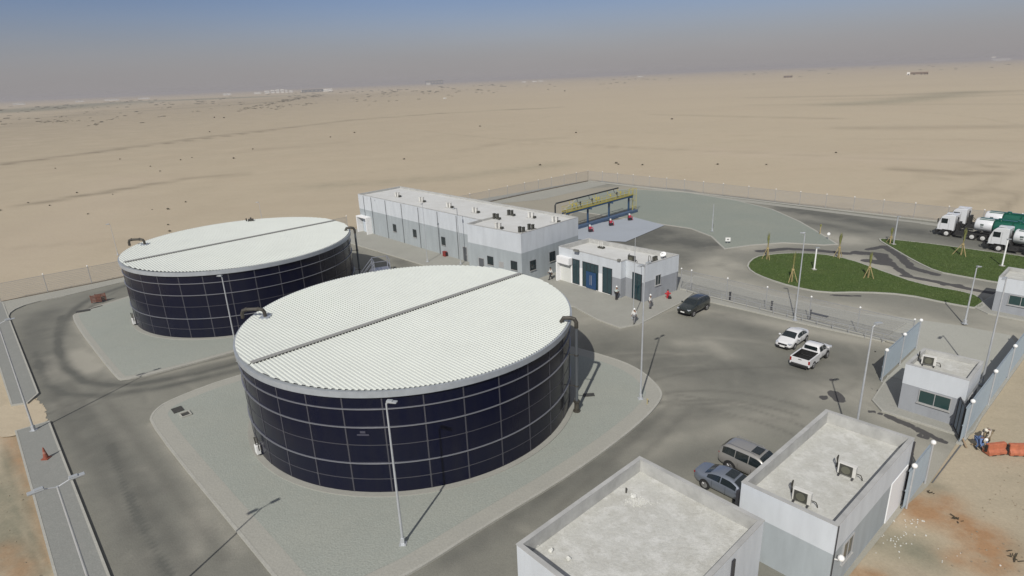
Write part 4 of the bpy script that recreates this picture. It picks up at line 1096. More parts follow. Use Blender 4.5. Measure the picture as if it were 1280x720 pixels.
for i, (u_, v_, lab) in enumerate(((964, 389, 'slim dark cabinet on the fence foot behind the tall lamp'), (1012, 400, 'slim dark cabinet on the fence foot behind the white sedan'), (912, 377, 'slim dark cabinet on the fence foot right of the black car'))):
    q = G(u_, v_); m = MB(); m.box((q.x, q.y, .6), (.16, .16, 1.1), rz=A1); m.box((q.x, q.y, 1.18), (.22, .22, .06), rz=A1)
    tag(m.build('cable_cabinet', dark_alu, loc=(q.x, q.y, 0)), lab, 'cabinet', 'small cabinets along the inner fence')
q = Vector((33.6, 62.0, 0)); m = MB(); m.box((q.x, q.y, .11), (1.9, .6, .08), rz=A1); tag(m.build('drain_grate', dark_alu, loc=q), 'dark rectangular drain cover behind the fence near the white sedan', 'drain cover')

# louvred gate panels
louv_m = mat('blue_grey_louvre', (0.31, 0.365, 0.41), .45, .2, var=.05, scale=2)
def louvre(a, b, label, h=3.1, globes=(0, .5, 1.0), open_end=0):
    a = Vector(a).to_3d(); b = Vector(b).to_3d(); d = (b - a).normalized(); n = Vector((-d.y, d.x, 0)); L_ = (b - a).length; ang = atan2(d.y, d.x)
    t = thing('louvred_gate', a, label, 'gate')
    m = MB(); x = .06
    while x < L_ - .03:
        p = a + d * x; m.box((p.x, p.y, h / 2 + .1), (.018, .10, h - .3), rz=ang + .55); x += .085
    m.build('louvres', louv_m, t)
    f = MB()
    for zz in (.2, h * .5, h): f.beam(a + Vector((0, 0, zz)) + n * .05, b + Vector((0, 0, zz)) + n * .05, .07, .08)
    f.build('frame', louv_m, t)
    for g in globes:
        p = a + d * (L_ * g); m = MB(); m.tube(p - n * .08, p - n * .08 + Vector((0, 0, h + .1)), .06, n=8); po = m.build('post', galv, t)
        m = MB(); m.sphere(p - n * .08 + Vector((0, 0, h + .24)), .16, 10, 6); m.build('globe_lamp', globe_m, po)
    return t
louvre((31.5, 46.8), (38.3, 52.8), 'louvred gate panel behind the near guardhouse, closing the car park', 2.75, (0, .5, 1))
louvre((31.6, 37.3), (48.4, 51.9), 'long louvred fence on the sand side of the guardhouse, running off to the right', 2.85, (.04, .33, .62, .92))
louvre((23.35, 30.6), (26.3, 33.15), 'short louvred gate leaf beside the two-unit block', 2.85, (.1, 1.0))
# open gate leaf standing beside guardhouse front
m = MB(); 
gl2 = thing('gate_leaf', (32.6, 38.3, 0), 'dark framed gate leaf folded against the guardhouse front', 'gate')
a = Vector((31.95, 37.9, 0)); b = Vector((32.5, 39.2, 0))
f = MB(); 
for zz in (.2, 2.6): f.beam(a + Vector((0, 0, zz)), b + Vector((0, 0, zz)), .08)
for p in (a, b, a.lerp(b, .5)): f.beam(p + Vector((0, 0, .1)), p + Vector((0, 0, 2.65)), .08)
f.build('frame', dark_alu, gl2)
f = MB()
for k in range(12): p = a.lerp(b, (k + .5) / 12); f.box((p.x, p.y, 1.4), (.012, .07, 2.4), rz=radians(20))
f.build('louvres', louv_m, gl2)
#@@PART3@@
# ------------------------------------------------------------------ vehicles
tyre_m = mat('tyre_rubber', (0.018, 0.018, 0.018), .85)
rim_m = mat('alloy_rim', (0.45, 0.45, 0.46), .3, .8)
carglass = mat('tinted_car_glass', (0.012, 0.018, 0.02), .06, spec=.8)
plast = mat('black_plastic', (0.02, 0.02, 0.02), .5)
head_m = mat('headlamp_glass', (0.55, 0.57, 0.6), .1, .3)
tail_m = mat('red_lamp', (0.28, 0.01, 0.01), .25)
plate_m = mat('number_plate', (0.75, 0.75, 0.72), .5)
def interp(tab, x):
    if x <= tab[0][0]: return tab[0][1]
    for (a, u), (b, v) in zip(tab[:-1], tab[1:]):
        if x <= b: return u + (v - u) * (x - a) / (b - a)
    return tab[-1][1]
def lin(a, b, n): return [a + (b - a) * i / (n - 1) for i in range(n)]
def section(S, x):
    wb = interp(S['wb'], x); zt = interp(S['zt'], x); wt = interp(S['wt'], x); z0 = interp(S['z0'], x); zb = min(interp(S['belt'], x), zt - .02)
    return [(0, z0), (wb * .86, z0), (wb * .96, z0 + .10), (wb, z0 + (zb - z0) * .55), (wb * .965, zb), (wt, zt - .05), (wt * .82, zt), (0, zt + .015)]
def wheel(t, x, y, r, w=.2, rim=rim_m, sgn=1):
    m = MB(); m.tube((x, y - w / 2, r), (x, y + w / 2, r), r, n=20); tw_ = m.build('wheel', tyre_m, t, bevel=.02)
    m = MB(); yo = y + sgn * (w / 2 + .006); m.tube((x, yo - .01, r), (x, yo + .006, r), r * .64, n=16)
    for k in range(5):
        a = 2 * pi * k / 5; m.beam((x, yo + sgn * .012, r), (x + cos(a) * r * .6, yo + sgn * .012, r + sin(a) * r * .6), .02, .06)
    m.build('rim', rim, tw_)
def car(name, S, loc, rz, label, cat, paint, wheels, wr, side_glass, wind, rear, lights=True, rails=False, sunroof=None, mirrors=None, extra=None, arch=True):
    t = thing(name, loc, label, cat, S.get('group', 'cars parked in the yard'), rz, local=True)
    xs = S['xs']; m = MB(); n = 14
    for x in xs:
        s = section(S, x); loop = [(x, y, z) for y, z in s] + [(x, -y, z) for y, z in s[-2:0:-1]]
        m.v += loop
    k = len(xs)
    for i in range(k - 1):
        for j in range(n):
            a = i * n + j; b = i * n + (j + 1) % n; m.f.append((a, a + n, b + n, b))
    m.f.append(tuple(range(n))); m.f.append(tuple((k - 1) * n + j for j in range(n))[::-1])
    b = m.build('body', paint, t, smooth=True)
    sub = b.modifiers.new('sub', 'SUBSURF'); sub.levels = sub.render_levels = 1
    # side glazing following the body side
    for sg in (1, -1):
        for (xa, xb, lo, hi) in side_glass:
            g = MB(); N_ = 7
            for x in lin(xa, xb, N_):
                s = section(S, x); (y4, z4), (y5, z5) = s[4], s[5]
                for f in (lo, hi): g.v.append((x, sg * (y4 + (y5 - y4) * f + .012), z4 + (z5 - z4) * f))
            for i in range(N_ - 1): g.f.append((2 * i, 2 * i + 1, 2 * i + 3, 2 * i + 2) if sg < 0 else (2 * i, 2 * i + 2, 2 * i + 3, 2 * i + 1))
            g.build('side_window', carglass, t)
    for nm, rg in (('windscreen', wind), ('rear_window', rear)):
        if not rg: continue
        g = MB(); N_ = 6
        for x in lin(rg[0], rg[1], N_):
            s = section(S, x)
            for fy, dz in ((-1, 0), (-.55, .022), (0, .03), (.55, .022), (1, 0)):
                g.v.append((x, fy * s[5][0] * .90, s[6][1] + dz - (.01 if abs(fy) == 1 else 0)))
        for i in range(N_ - 1):
            for j in range(4): a = i * 5 + j; g.f.append((a, a + 5, a + 6, a + 1))
        g.build(nm, carglass, t, smooth=True)
    for (x, tr) in wheels:
        for sg in (1, -1):
            if arch:
                a = MB(); w_ = interp(S['wb'], x) * 1.0
                a.tube((x, sg * (w_ - .05), wr + .02), (x, sg * (w_ + .004), wr + .02), wr * 1.16, n=20); a.build('wheel_arch', plast, t)
            wheel(t, x, sg * (tr), wr, .22, sgn=sg)
    xf, xr = xs[-1], xs[0]
    if lights:
        for sg in (1, -1):
            q = MB(); w_ = interp(S['wb'], xf - .15); q.box((xf - .20, sg * w_ * .78, S['hl'] + .01), (.34, .28, .12), rz=-sg * .35); q.build('headlight', head_m, t, bevel=.03)
            q = MB(); w_ = interp(S['wb'], xr + .1); q.box((xr + .13, sg * w_ * .80, S['tl'] - .04), (.16, .26, .13), rz=sg * .45); q.build('tail_light', tail_m, t, bevel=.03)
    q = MB(); q.box((xf - .02, 0, S['hl'] - .08), (.10, .85, .14)); q.box((xf + .0, 0, S['hl'] - .32), (.10, 1.15, .14)); q.build('grille', plast, t)
    q = MB(); q.box((xf + .05, 0, S['hl'] - .27), (.03, .48, .12)); q.build('number_plate', plate_m, t)
    q = MB(); q.box((xr - .04, 0, S['tl'] - .12), (.03, .48, .12)); q.build('number_plate', plate_m, t)
    mx = S['mx']
    for sg in (1, -1):
        q = MB(); yy = sg * (interp(S['wb'], mx) + .08); q.box((mx, yy, S['mz']), (.16, .2, .15)); q.build('mirror', paint, t, bevel=.04)
    # door shut lines
    q = MB()
    for x in S['shut']:
        for sg in (1, -1): q.box((x, sg * (interp(S['wb'], x) + .0), .62), (.014, .012, .58))
    q.build('door_gaps', plast, t)
    if sunroof:
        q = MB(); zt = interp(S['zt'], sunroof[0]); q.box((sunroof[0], 0, zt + .022), (sunroof[1], .85, .02)); q.build('sunroof', carglass, t)
    if rails:
        q = MB()
        for sg in (1, -1): q.pipe([(rails[0], sg * .60, S['rz'] + .0), (rails[0] + .15, sg * .60, S['rz'] + .08), (rails[1] - .15, sg * .60, S['rz'] + .08), (rails[1], sg * .60, S['rz'])], .02, 6)
        q.build('roof_rails', rim_m, t)
    return t
def SED(L=4.5, W=1.76, roof=1.46):
    h = L / 2; w = W / 2
    return dict(xs=[-h, -h + .05, -h + .3, -h + .75, -h + 1.0, -h + 1.3, -.75, -.2, .25, .55, .85, 1.15, h - .75, h - .35, h - .1, h],
        wb=[(-h, w * .70), (-h + .3, w * .93), (-1, w), (1, w), (h - .35, w * .95), (h - .1, w * .88), (h, w * .78)],
        z0=[(-h, .42), (-h + .3, .24), (h - .3, .22), (h, .34)],
        belt=[(-h, .82), (-h + .3, .93), (-1, .93), (1, .88), (h - .5, .74), (h, .58)],
        zt=[(-h, .86), (-h + .05, .96), (-h + .75, 1.04), (-h + 1.35, roof - .12), (-.6, roof), (.15, roof - .02), (.5, roof - .14), (1.2, .98), (h - .5, .86), (h - .12, .76), (h, .62)],
        wt=[(-h, w * .6), (-h + .6, w * .84), (-h + 1.3, w * .69), (.3, w * .70), (1.15, w * .86), (h - .4, w * .82), (h, w * .66)],
        hl=.68, tl=.84, mx=.82, mz=.98, rz=roof, shut=(-.95, .0, .95))
def SUV(L=4.8, W=1.88, roof=1.82):
    h = L / 2; w = W / 2
    return dict(xs=[-h, -h + .05, -h + .25, -h + .5, -h + 1.0, -1.0, -.4, .2, .55, .85, 1.15, h - .8, h - .35, h - .1, h],
        wb=[(-h, w * .86), (-h + .3, w * .97), (-1, w), (1, w), (h - .35, w * .94), (h - .1, w * .90), (h, w * .80)],
        z0=[(-h, .46), (-h + .3, .32), (h - .3, .32), (h, .45)],
        belt=[(-h, 1.05), (-h + .3, 1.13), (1, 1.08), (h - .5, .98), (h, .8)],
        zt=[(-h, 1.25), (-h + .06, 1.45), (-h + .35, roof - .10), (-h + .7, roof - .02), (-.4, roof), (.25, roof - .04), (.5, roof - .14), (1.15, 1.20), (h - .5, 1.10), (h - .12, 1.0), (h, .84)],
        wt=[(-h, w * .75), (-h + .4, w * .74), (.3, w * .75), (1.15, w * .88), (h - .4, w * .86), (h, w * .7)],
        hl=.86, tl=1.1, mx=.85, mz=1.2, rz=roof - .02, shut=(-.95, .0, .95))
def place(contact, local, rz):
    """centre of a vehicle whose wheel at `local` touches the ground at `contact`"""
    c = G(*contact); return (c.x - (local[0] * cos(rz) - local[1] * sin(rz)), c.y - (local[0] * sin(rz) + local[1] * cos(rz)), 0)
white_p = mat('white_car_paint', (0.68, 0.68, 0.68), .3, coat=.8)
black_p = mat('black_green_car_paint', (0.018, 0.024, 0.022), .25, coat=.9)
silver_p = mat('blue_silver_car_paint', (0.24, 0.27, 0.32), .35, .55, coat=.8)
beige_p = mat('beige_silver_car_paint', (0.36, 0.35, 0.33), .35, .45, coat=.8)
hA = A1 + pi / 2
S = SED(4.45, 1.74)
car('sedan', S, place((992.5, 436.6), (1.32, .78), hA + pi), hA + pi, 'white saloon car nosed towards the camera beside the white pickup', 'car', white_p, [(-1.3, .76), (1.32, .76)], .31,
    [(-1.35, -.42, .12, .85), (-.36, .62, .12, .85)], (1.15, .42), (-1.2, -1.55 + .02))
S = SUV(4.5, 1.84, 1.68)
car('parked_suv', S, place((866.5, 395.6), (1.4, .84), hA + pi), hA + pi, 'black hatch-backed car parked alone near the small glazed building', 'car', black_p, [(-1.35, .82), (1.4, .82)], .35,
    [(-2.0, -1.15, .15, .85), (-1.05, -.3, .12, .85), (-.22, .65, .12, .85)], (1.12, .38), (-2.2, -1.95), rails=(-1.7, .2))
S = SED(4.85, 1.86, 1.45)
car('sedan', S, place((880.6, 610.5), (-1.45, -.84), A1), A1, 'blue-silver saloon with dark sunroof, half hidden behind the two-unit block', 'car', silver_p, [(-1.45, .80), (1.4, .80)], .33,
    [(-1.35, -.45, .12, .85), (-.38, .65, .12, .85)], (1.15, .42), (-1.25, -1.62), sunroof=(.0, .62))
S = SUV(4.95, 1.95, 1.88)
car('parked_suv', S, place((912.0, 588.5), (-1.5, -.86), A1), A1, 'beige-silver off-road car with dark sunroof, parked behind the silver saloon', 'car', beige_p, [(-1.5, .86), (1.45, .86)], .39,
    [(-2.15, -1.25, .15, .85), (-1.2, -.3, .12, .85), (-.24, .65, .12, .85)], (1.12, .38), (-2.4, -2.15), sunroof=(-.05, .6), rails=(-1.9, .1))

def pickup(loc, rz):
    L = 5.1; h = L / 2; w = .88
    S = dict(xs=[-.35, -.3, -.1, .3, .7, 1.0, 1.3, 1.6, h - .7, h - .35, h - .1, h], group='cars parked in the yard',
        wb=[(-.35, w), (1, w), (h - .35, w * .93), (h - .1, w * .82), (h, w * .68)], z0=[(-.3, .38), (h - .3, .36), (h, .45)],
        belt=[(-.3, 1.10), (1, 1.08), (h - .5, .98), (h, .8)],
        zt=[(-.35, 1.5), (-.28, 1.66), (-.1, 1.74), (.6, 1.74), (.9, 1.62), (1.45, 1.17), (h - .5, 1.08), (h - .1, 1.0), (h, .85)],
        wt=[(-.35, w * .74), (.7, w * .76), (1.45, w * .88), (h - .3, w * .82), (h, w * .6)], hl=.85, tl=.95, mx=1.25, mz=1.2, rz=1.7, shut=(.3, 1.2))
    t = car('pickup_truck', S, loc, rz, 'white double-cab pickup with dark open bed, tail towards the camera', 'pickup truck', white_p, [(-1.55, .80), (1.45, .80)], .37,
            [(-.2, .38, .12, .85), (.46, 1.15, .12, .85)], (1.42, .85), None, lights=False)
    b = MB()
    for sg in (1, -1): b.box((-1.45, sg * (w - .05), .77), (2.2, .12, .74))
    b.box((-.42, 0, .85), (.12, 1.6, .6)); bs = b.build('bed_sides', white_p, t, bevel=.02)
    b = MB(); b.box((-1.45, 0, .55), (2.1, 1.62, .1)); b.box((-.52, 0, .9), (.03, 1.6, .5))
    for sg in (1, -1): b.box((-1.45, sg * (w - .125), .82), (2.08, .02, .56))
    b.build('bed_liner', plast, t)
    b = MB(); b.box((-h + .04, 0, .82), (.08, 1.62, .56)); tg = b.build('tailgate', white_p, t, bevel=.02)
    b = MB(); b.box((-h - .012, 0, .98), (.03, .3, .05)); b.build('handle', plast, tg)
    b = MB(); b.box((-h - .08, 0, .46), (.16, 1.5, .16)); b.build('rear_bumper', plast, t, bevel=.02)
    for sg in (1, -1):
        b = MB(); b.box((-h + .02, sg * (w - .06), .86), (.07, .14, .34)); b.build('tail_light', tail_m, t)
        b = MB(); b.box((h - .15, sg * .68, .86), (.3, .3, .15), rz=-sg * .4); b.build('headlight', head_m, t, bevel=.02)
    b = MB(); b.box((-.37, 0, 1.42), (.05, 1.15, .34)); b.build('rear_window', carglass, t)
    return t
pickup(place((1015.5, 460.5), (-1.55, -.8), hA), hA)

# ------------------------------------------------------------------ tanker lorries
white_t = mat('white_lorry_paint', (0.66, 0.67, 0.68), .35, coat=.4)
green_t = mat('green_tank_paint', (0.005, 0.095, 0.062), .3, coat=.5, var=.15, scale=.6)
chas = mat('lorry_chassis', (0.022, 0.022, 0.022), .7, var=.3, scale=3)
def tanker(loc, rz, label, semi=True, tank_x=3.3, zrot=0):
    """x axis points from the nose to the tail; front axle at x=0"""
    t = thing('tanker_lorry', loc, label, 'tanker lorry', 'tanker lorries queued on the loop road', rz, local=True)
    m = MB(); pr = [(-1.35, 1.0), (-1.38, 1.7), (-1.25, 2.25), (-.98, 3.0), (-.7, 3.3), (.5, 3.42), (.85, 3.38), (.85, 1.0)]
    P0 = [(x, -1.2, z) for x, z in pr] + [(x, 1.2, z) for x, z in pr]; n = len(pr)
    m.add(P0, [tuple(range(n)), tuple(range(n, 2 * n))[::-1]] + [(i, i + n, (i + 1) % n + n, (i + 1) % n) for i in range(n)])
    c = m.build('cab', white_t, t, bevel=.06)
    m = MB(); m.add([(-1.30, -1.08, 2.2), (-1.30, 1.08, 2.2), (-1.03, 1.0, 2.95), (-1.03, -1.0, 2.95)], [(0, 1, 2, 3)]); m.v = [(x - .04, y, z) for x, y, z in m.v]; m.build('windscreen', carglass, c)
    for sg in (1, -1):
        m = MB(); m.box((-.5, sg * 1.215, 2.45), (.85, .02, .75)); m.build('side_window', carglass, c)
        m = MB(); m.box((-1.3, sg * 1.45, 2.45), (.12, .2, .6)); m.box((-1.2, sg * 1.33, 2.75), (.05, .25, .05)); m.build('mirror', plast, c)
        m = MB(); m.box((.12, sg * 1.212, 1.95), (.012, .012, 1.9)); m.box((-1.0, sg * 1.212, 1.9), (.012, .012, 1.5)); m.build('door_gap', plast, c)
        m = MB(); m.box((-1.38, sg * .95, .95), (.1, .4, .22)); m.build('headlight', head_m, t)
        m = MB(); m.box((-.55, sg * 1.1, .6), (.55, .25, .1)); m.box((-.55, sg * 1.1, .85), (.5, .2, .08)); m.build('step', plast, t)
        m = MB(); m.box((.0, sg * 1.12, 1.08), (1.25, .28, .1)); m.box((.66, sg * 1.12, .85), (.1, .28, .5)); m.build('mudguard', plast, t)
    m = MB(); m.box((-1.38, 0, .72), (.3, 2.35, .5)); m.build('bumper', plast, t, bevel=.05)
    m = MB(); m.box((-1.40, 0, 1.45), (.04, 1.6, .55)); m.build('grille', plast, c)
    m = MB(); m.box((-.15, 0, 3.47), (.9, .9, .1)); m.build('roof_hatch', white_t, c)
    m = MB(); m.box((2.4, .45, .85), (5.4 if semi else 9.0, .12, .28)); m.box((2.4, -.45, .85), (5.4 if semi else 9.0, .12, .28)); m.box((1.7, -.95, .75), (1.1, .5, .6)); m.box((1.7, .95, .75), (1.1, .5, .6)); m.box((1.2, 0, 1.6), (.3, 1.4, 1.4)); m.tube((1.15, -.85, 1.0), (1.15, -.85, 3.2), .09)
    m.pipe([(1.3, .2, 2.2), (1.9, .2, 1.6), (2.4, 0, 1.5)], .04, 6); m.pipe([(1.3, -.2, 2.2), (1.9, -.3, 1.5), (2.4, -.1, 1.5)], .04, 6)
    m.build('chassis', chas, t)
    ax = [0.0, 3.35, 4.72] + ([9.2, 10.5, 11.8] if semi else [])
    for x in ax:
        for sg in (1, -1):
            m = MB(); m.tube((x, sg * .72, .52), (x, sg * 1.16, .52), .52, n=20); w_ = m.build('wheel', tyre_m, t, bevel=.03)
            m = MB(); m.tube((x, sg * 1.15, .52), (x, sg * 1.175, .52), .30, n=16); m.tube((x, sg * 1.17, .52), (x, sg * 1.24, .52), .13, n=10); m.build('rim', mat('lorry_rim', (.6, .6, .58), .5), w_)
    L0, L1 = tank_x, tank_x + (9.4 if semi else 6.4)
    def ell(x0, x1, ry, rz_, zc, mb, n=28, caps=True, b=.0):
        P = []
        for x, s in ((x0, 1 - b), (x0 + .12, 1), (x1 - .12, 1), (x1, 1 - b)):
            for k in range(n):
                a = 2 * pi * k / n; P.append((x, ry * s * cos(a), zc + rz_ * s * sin(a)))
        F = [(i * n + k, i * n + (k + 1) % n, (i + 1) * n + (k + 1) % n, (i + 1) * n + k) for i in range(3) for k in range(n)]
        F = [f[::-1] for f in F]
        F += [tuple(range(n)), tuple(range(3 * n, 4 * n))[::-1]]
        mb.add(P, F)
    zc = 2.35
    fr = 2.3 if semi else 1.9
    m = MB(); ell(L0, L0 + fr, 1.22, .98, zc, m, b=.06); f_ = m.build('tank_front_section', white_t, t, smooth=False)
    m = MB(); ell(L0 + fr - .02, L1, 1.215, .975, zc, m, b=.03); k_ = m.build('tank', green_t, t, smooth=False)
    for o in (f_, k_):
        for p in o.data.polygons: p.use_smooth = len(p.vertices) == 4
    m = MB()
    x = L0 + fr
    while x < L1: ell(x - .03, x + .03, 1.235, .995, zc, m); x += 2.2
    m.build('tank_bands', green_t, k_)
    m = MB(); m.beam((L0 + .4, 0, zc + 1.02), (L1 - .3, 0, zc + 1.02), .5, .04); 
    for sg in (.62, -.62): m.beam((L0 + .4, sg, zc + .90), (L1 - .3, sg, zc + .90), .04, .10)
    for k in range(3): xx = L0 + 2.8 + k * 2.3; m.tube((xx, 0, zc + .9), (xx, 0, zc + 1.2), .28, n=14)
    m.build('walkway', green_t, k_)
    m = MB()
    for sg in (1, -1):
        m.box((L0 + .95, sg * 1.19, zc + .12), (.42, .05, .36)); m.box((L0 + .95, sg * 1.195, zc - .14), (.32, .05, .10))
    m.build('side_emblem', mat('emblem_grey', (.10, .13, .12), .6), f_)
    m = MB(); m.box(((L0 + L1) / 2 + .4, 0, 1.28), (L1 - L0 - 1.4, 1.0, .28)); m.box((L0 + 5.2, -1.1, 1.0), (2.2, .1, .5)) if semi else None; m.build('subframe', chas, t)
    return t
w1 = G(1182.3, 295.6); ang = radians(-51.5)
perp = Vector((-sin(ang), cos(ang), 0))
def tk(u, v, off, label, **k):
    c = G(u, v); p = c + perp * (1.15) ; p = p + perp * off
    return tanker((p.x, p.y, 0), ang, label, **k)
tk(1181.9, 295.6, 0, 'green tanker lorry with white cab standing first in the queue, nose to the left', tank_x=3.35)
tk(1192.3, 289.0, 1.6, 'green tanker lorry mostly hidden behind the first one in the queue', tank_x=3.2)
tk(1247.0, 314.6, 0, 'green tanker lorry nearest the lawn, its rear cut off by the right edge', semi=False, tank_x=1.35)

# ------------------------------------------------------------------ people
skin_m = mat('skin', (0.22, 0.12, 0.075), .6)
def skinmesh(name, joints, edges, radii, m, parent, root, sub=1):
    me = bpy.data.meshes.new(name); me.from_pydata([tuple(j) for j in joints], edges, []); me.update()
    me.materials.append(m)
    o = bpy.data.objects.new(name, me); COL.objects.link(o); o.parent = parent; ORG[o.name] = Vector((0, 0, 0))
    md = o.modifiers.new('skin', 'SKIN'); md.use_smooth_shade = True
    sv = me.skin_vertices[0].data
    for i, r in enumerate(radii):
        sv[i].radius = (r, r) if not isinstance(r, tuple) else r
        sv[i].use_root = (i == root)
    s = o.modifiers.new('sub', 'SUBSURF'); s.levels = s.render_levels = sub
    return o
def person(loc, rz, label, shirt, trousers, pose='stand', hat=None, vest=None, hold=None):
    t = thing('person', loc, label, 'person', 'people in the yard', rz, local=True)
    # x forward, y left
    J = {'pelvis': (0, 0, .95), 'waist': (0, 0, 1.08), 'chest': (0.01, 0, 1.30), 'neck': (0, 0, 1.48), 'head0': (.02, 0, 1.58), 'head1': (.02, 0, 1.70),
         'sl': (0, .18, 1.42), 'el': (-.02, .24, 1.15), 'wl': (.06, .25, .92), 'hl': (.08, .25, .84),
         'sr': (0, -.18, 1.42), 'er': (-.02, -.24, 1.15), 'wr': (.06, -.25, .92), 'hr': (.08, -.25, .84),
         'il': (0, .09, .92), 'kl': (.02, .10, .50), 'al': (-.02, .10, .09), 'tl': (.14, .11, .04),
         'ir': (0, -.09, .92), 'kr': (.02, -.10, .50), 'ar': (-.02, -.10, .09), 'tr': (.14, -.11, .04)}
    if pose == 'walk':
        J.update({'kl': (.18, .09, .52), 'al': (.26, .09, .10), 'tl': (.42, .10, .08), 'kr': (-.02, -.09, .50), 'ar': (-.30, -.09, .14), 'tr': (-.16, -.10, .04),
                  'el': (-.14, .23, 1.18), 'wl': (-.10, .22, .94), 'hl': (-.07, .22, .86), 'er': (.08, -.23, 1.18), 'wr': (.22, -.22, 1.0), 'hr': (.28, -.22, .95)})
    if pose == 'hold':
        J.update({'el': (-.02, .24, 1.16), 'wl': (.22, .16, 1.08), 'hl': (.30, .14, 1.08), 'er': (-.02, -.24, 1.16), 'wr': (.22, -.16, 1.08), 'hr': (.30, -.14, 1.08)})
    if pose == 'bend':
        J.update({'pelvis': (-.18, 0, .74), 'waist': (-.06, 0, .84), 'chest': (.16, 0, .94), 'neck': (.34, 0, 1.02), 'head0': (.43, 0, 1.05), 'head1': (.53, 0, 1.06),
                  'sl': (.28, .18, .96), 'el': (.36, .22, .70), 'wl': (.52, .16, .50), 'hl': (.58, .14, .44), 'sr': (.28, -.18, .96), 'er': (.36, -.22, .70), 'wr': (.52, -.16, .50), 'hr': (.58, -.14, .44),
                  'il': (-.18, .10, .72), 'kl': (.14, .16, .48), 'al': (-.08, .14, .10), 'tl': (.10, .16, .04), 'ir': (-.18, -.10, .72), 'kr': (.14, -.16, .48), 'ar': (-.08, -.14, .10), 'tr': (.10, -.16, .04)})
    names = list(J); ix = {k: i for i, k in enumerate(names)}
    pts = [Vector(J[k]) for k in names]
    R = dict(pelvis=.14, waist=.125, chest=.15, neck=.055, head0=.085, head1=.085, sl=.06, el=.043, wl=.03, hl=.035, sr=.06, er=.043, wr=.03, hr=.035, il=.095, kl=.06, al=.045, tl=.04, ir=.095, kr=.06, ar=.045, tr=.04)
    rad = [R[k] for k in names]
    E_ = [('pelvis', 'waist'), ('waist', 'chest'), ('chest', 'neck'), ('neck', 'head0'), ('head0', 'head1'), ('chest', 'sl'), ('sl', 'el'), ('el', 'wl'), ('wl', 'hl'), ('chest', 'sr'), ('sr', 'er'), ('er', 'wr'), ('wr', 'hr'),
          ('pelvis', 'il'), ('il', 'kl'), ('kl', 'al'), ('al', 'tl'), ('pelvis', 'ir'), ('ir', 'kr'), ('kr', 'ar'), ('ar', 'tr')]
    ed = [(ix[a], ix[b]) for a, b in E_]
    # fingers and thumb
    for s, sg in (('l', 1), ('r', -1)):
        h = Vector(J['h' + s]); w_ = Vector(J['w' + s]); d = (h - w_).normalized(); side = d.cross(Vector((0, sg, 0))).normalized()
        for k, (o_, ln) in enumerate(((-.03, .06), (-.01, .075), (.01, .07), (.03, .055))):
            a = h + d * .03 + side * o_; b = a + d * ln + Vector((.01, -sg * .012, 0))
            pts += [a, b]; rad += [.009, .008]; n_ = len(pts); ed += [(ix['h' + s], n_ - 2), (n_ - 2, n_ - 1)]
        a = h + side * .045 + d * .0; b = a + side * .02 + d * .04; pts += [a, b]; rad += [.010, .009]; n_ = len(pts); ed += [(ix['w' + s], n_ - 2), (n_ - 2, n_ - 1)]
    hd = (Vector(J['head1']) - Vector(J['neck'])).normalized(); fw = Vector((1, 0, 0)) - hd * hd.x; fw.normalize()
    if pose == 'bend': fw = Vector((.3, 0, -1)).normalized()
    hc = (Vector(J['head0']) + Vector(J['head1'])) / 2
    pts.append(hc + fw * .105 - hd * .01); rad.append(.012); ed.append((ix['head0'], len(pts) - 1))
    body = skinmesh('body', pts, ed, rad, skin_m, t, 0)
    sid = hd.cross(fw)
    e = MB()
    for s in (1, -1): e.sphere(hc + fw * .085 + sid * (.032 * s) + hd * .015, .011, 6, 4)
    e.build('eyes', plast, body)
    e = MB(); e.beam(hc + fw * .088 - hd * .045 - sid * .02, hc + fw * .088 - hd * .045 + sid * .02, .01); e.build('mouth', mat('lips', (.16, .06, .05), .6), body)
    q = hc + hd * .045 - fw * .012
    hm = MB(); hm.sphere(q, .105, 12, 8)
    if hat: hm.pipe([q - hd * .01 + fw * .02, q - hd * .02 + fw * .02], [.14, .14], 14); hm.build('helmet', hat, body, smooth=True)
    else: hm.build('hair', plast, body, smooth=True)
    # clothes
    def sub(nm, ks, ee, scale, m):
        pp = [Vector(J[k]) for k in ks]; ii = {k: i for i, k in enumerate(ks)}
        return skinmesh(nm, pp, [(ii[a], ii[b]) for a, b in ee], [R2.get(k, R[k] * scale) for k in ks], m, body, 0)
    R2 = {}
    J['cl'] = tuple(Vector(J['el']).lerp(Vector(J['wl']), .85)); J['cr'] = tuple(Vector(J['er']).lerp(Vector(J['wr']), .85)); R['cl'] = R['cr'] = .036
    sub('shirt', ['chest', 'waist', 'pelvis', 'sl', 'el', 'cl', 'sr', 'er', 'cr'], [('chest', 'waist'), ('waist', 'pelvis'), ('chest', 'sl'), ('sl', 'el'), ('el', 'cl'), ('chest', 'sr'), ('sr', 'er'), ('er', 'cr')], 1.38, shirt)
    sub('trousers', ['pelvis', 'il', 'kl', 'al', 'ir', 'kr', 'ar'], [('pelvis', 'il'), ('il', 'kl'), ('kl', 'al'), ('pelvis', 'ir'), ('ir', 'kr'), ('kr', 'ar')], 1.38, trousers)
    for s in 'lr':
        a = Vector(J['a' + s]); b = Vector(J['t' + s]); sh = MB(); sh.pipe([a - (b - a).normalized() * .06 + Vector((0, 0, -.02)), a.lerp(b, .5) + Vector((0, 0, -.0)), b + (b - a).normalized() * .03], [.055, .055, .045], 8); sh.build('shoe', plast, body)
    return t
whs = mat('white_shirt_cloth', (.62, .62, .60), .9); dks = mat('dark_cloth', (.03, .03, .035), .9); gys = mat('grey_cloth', (.18, .18, .19), .9); blu = mat('blue_coverall', (.12, .19, .36), .9)
kha = mat('khaki_cloth', (.25, .2, .13), .9); helm = mat('white_helmet', (.78, .78, .76), .35)
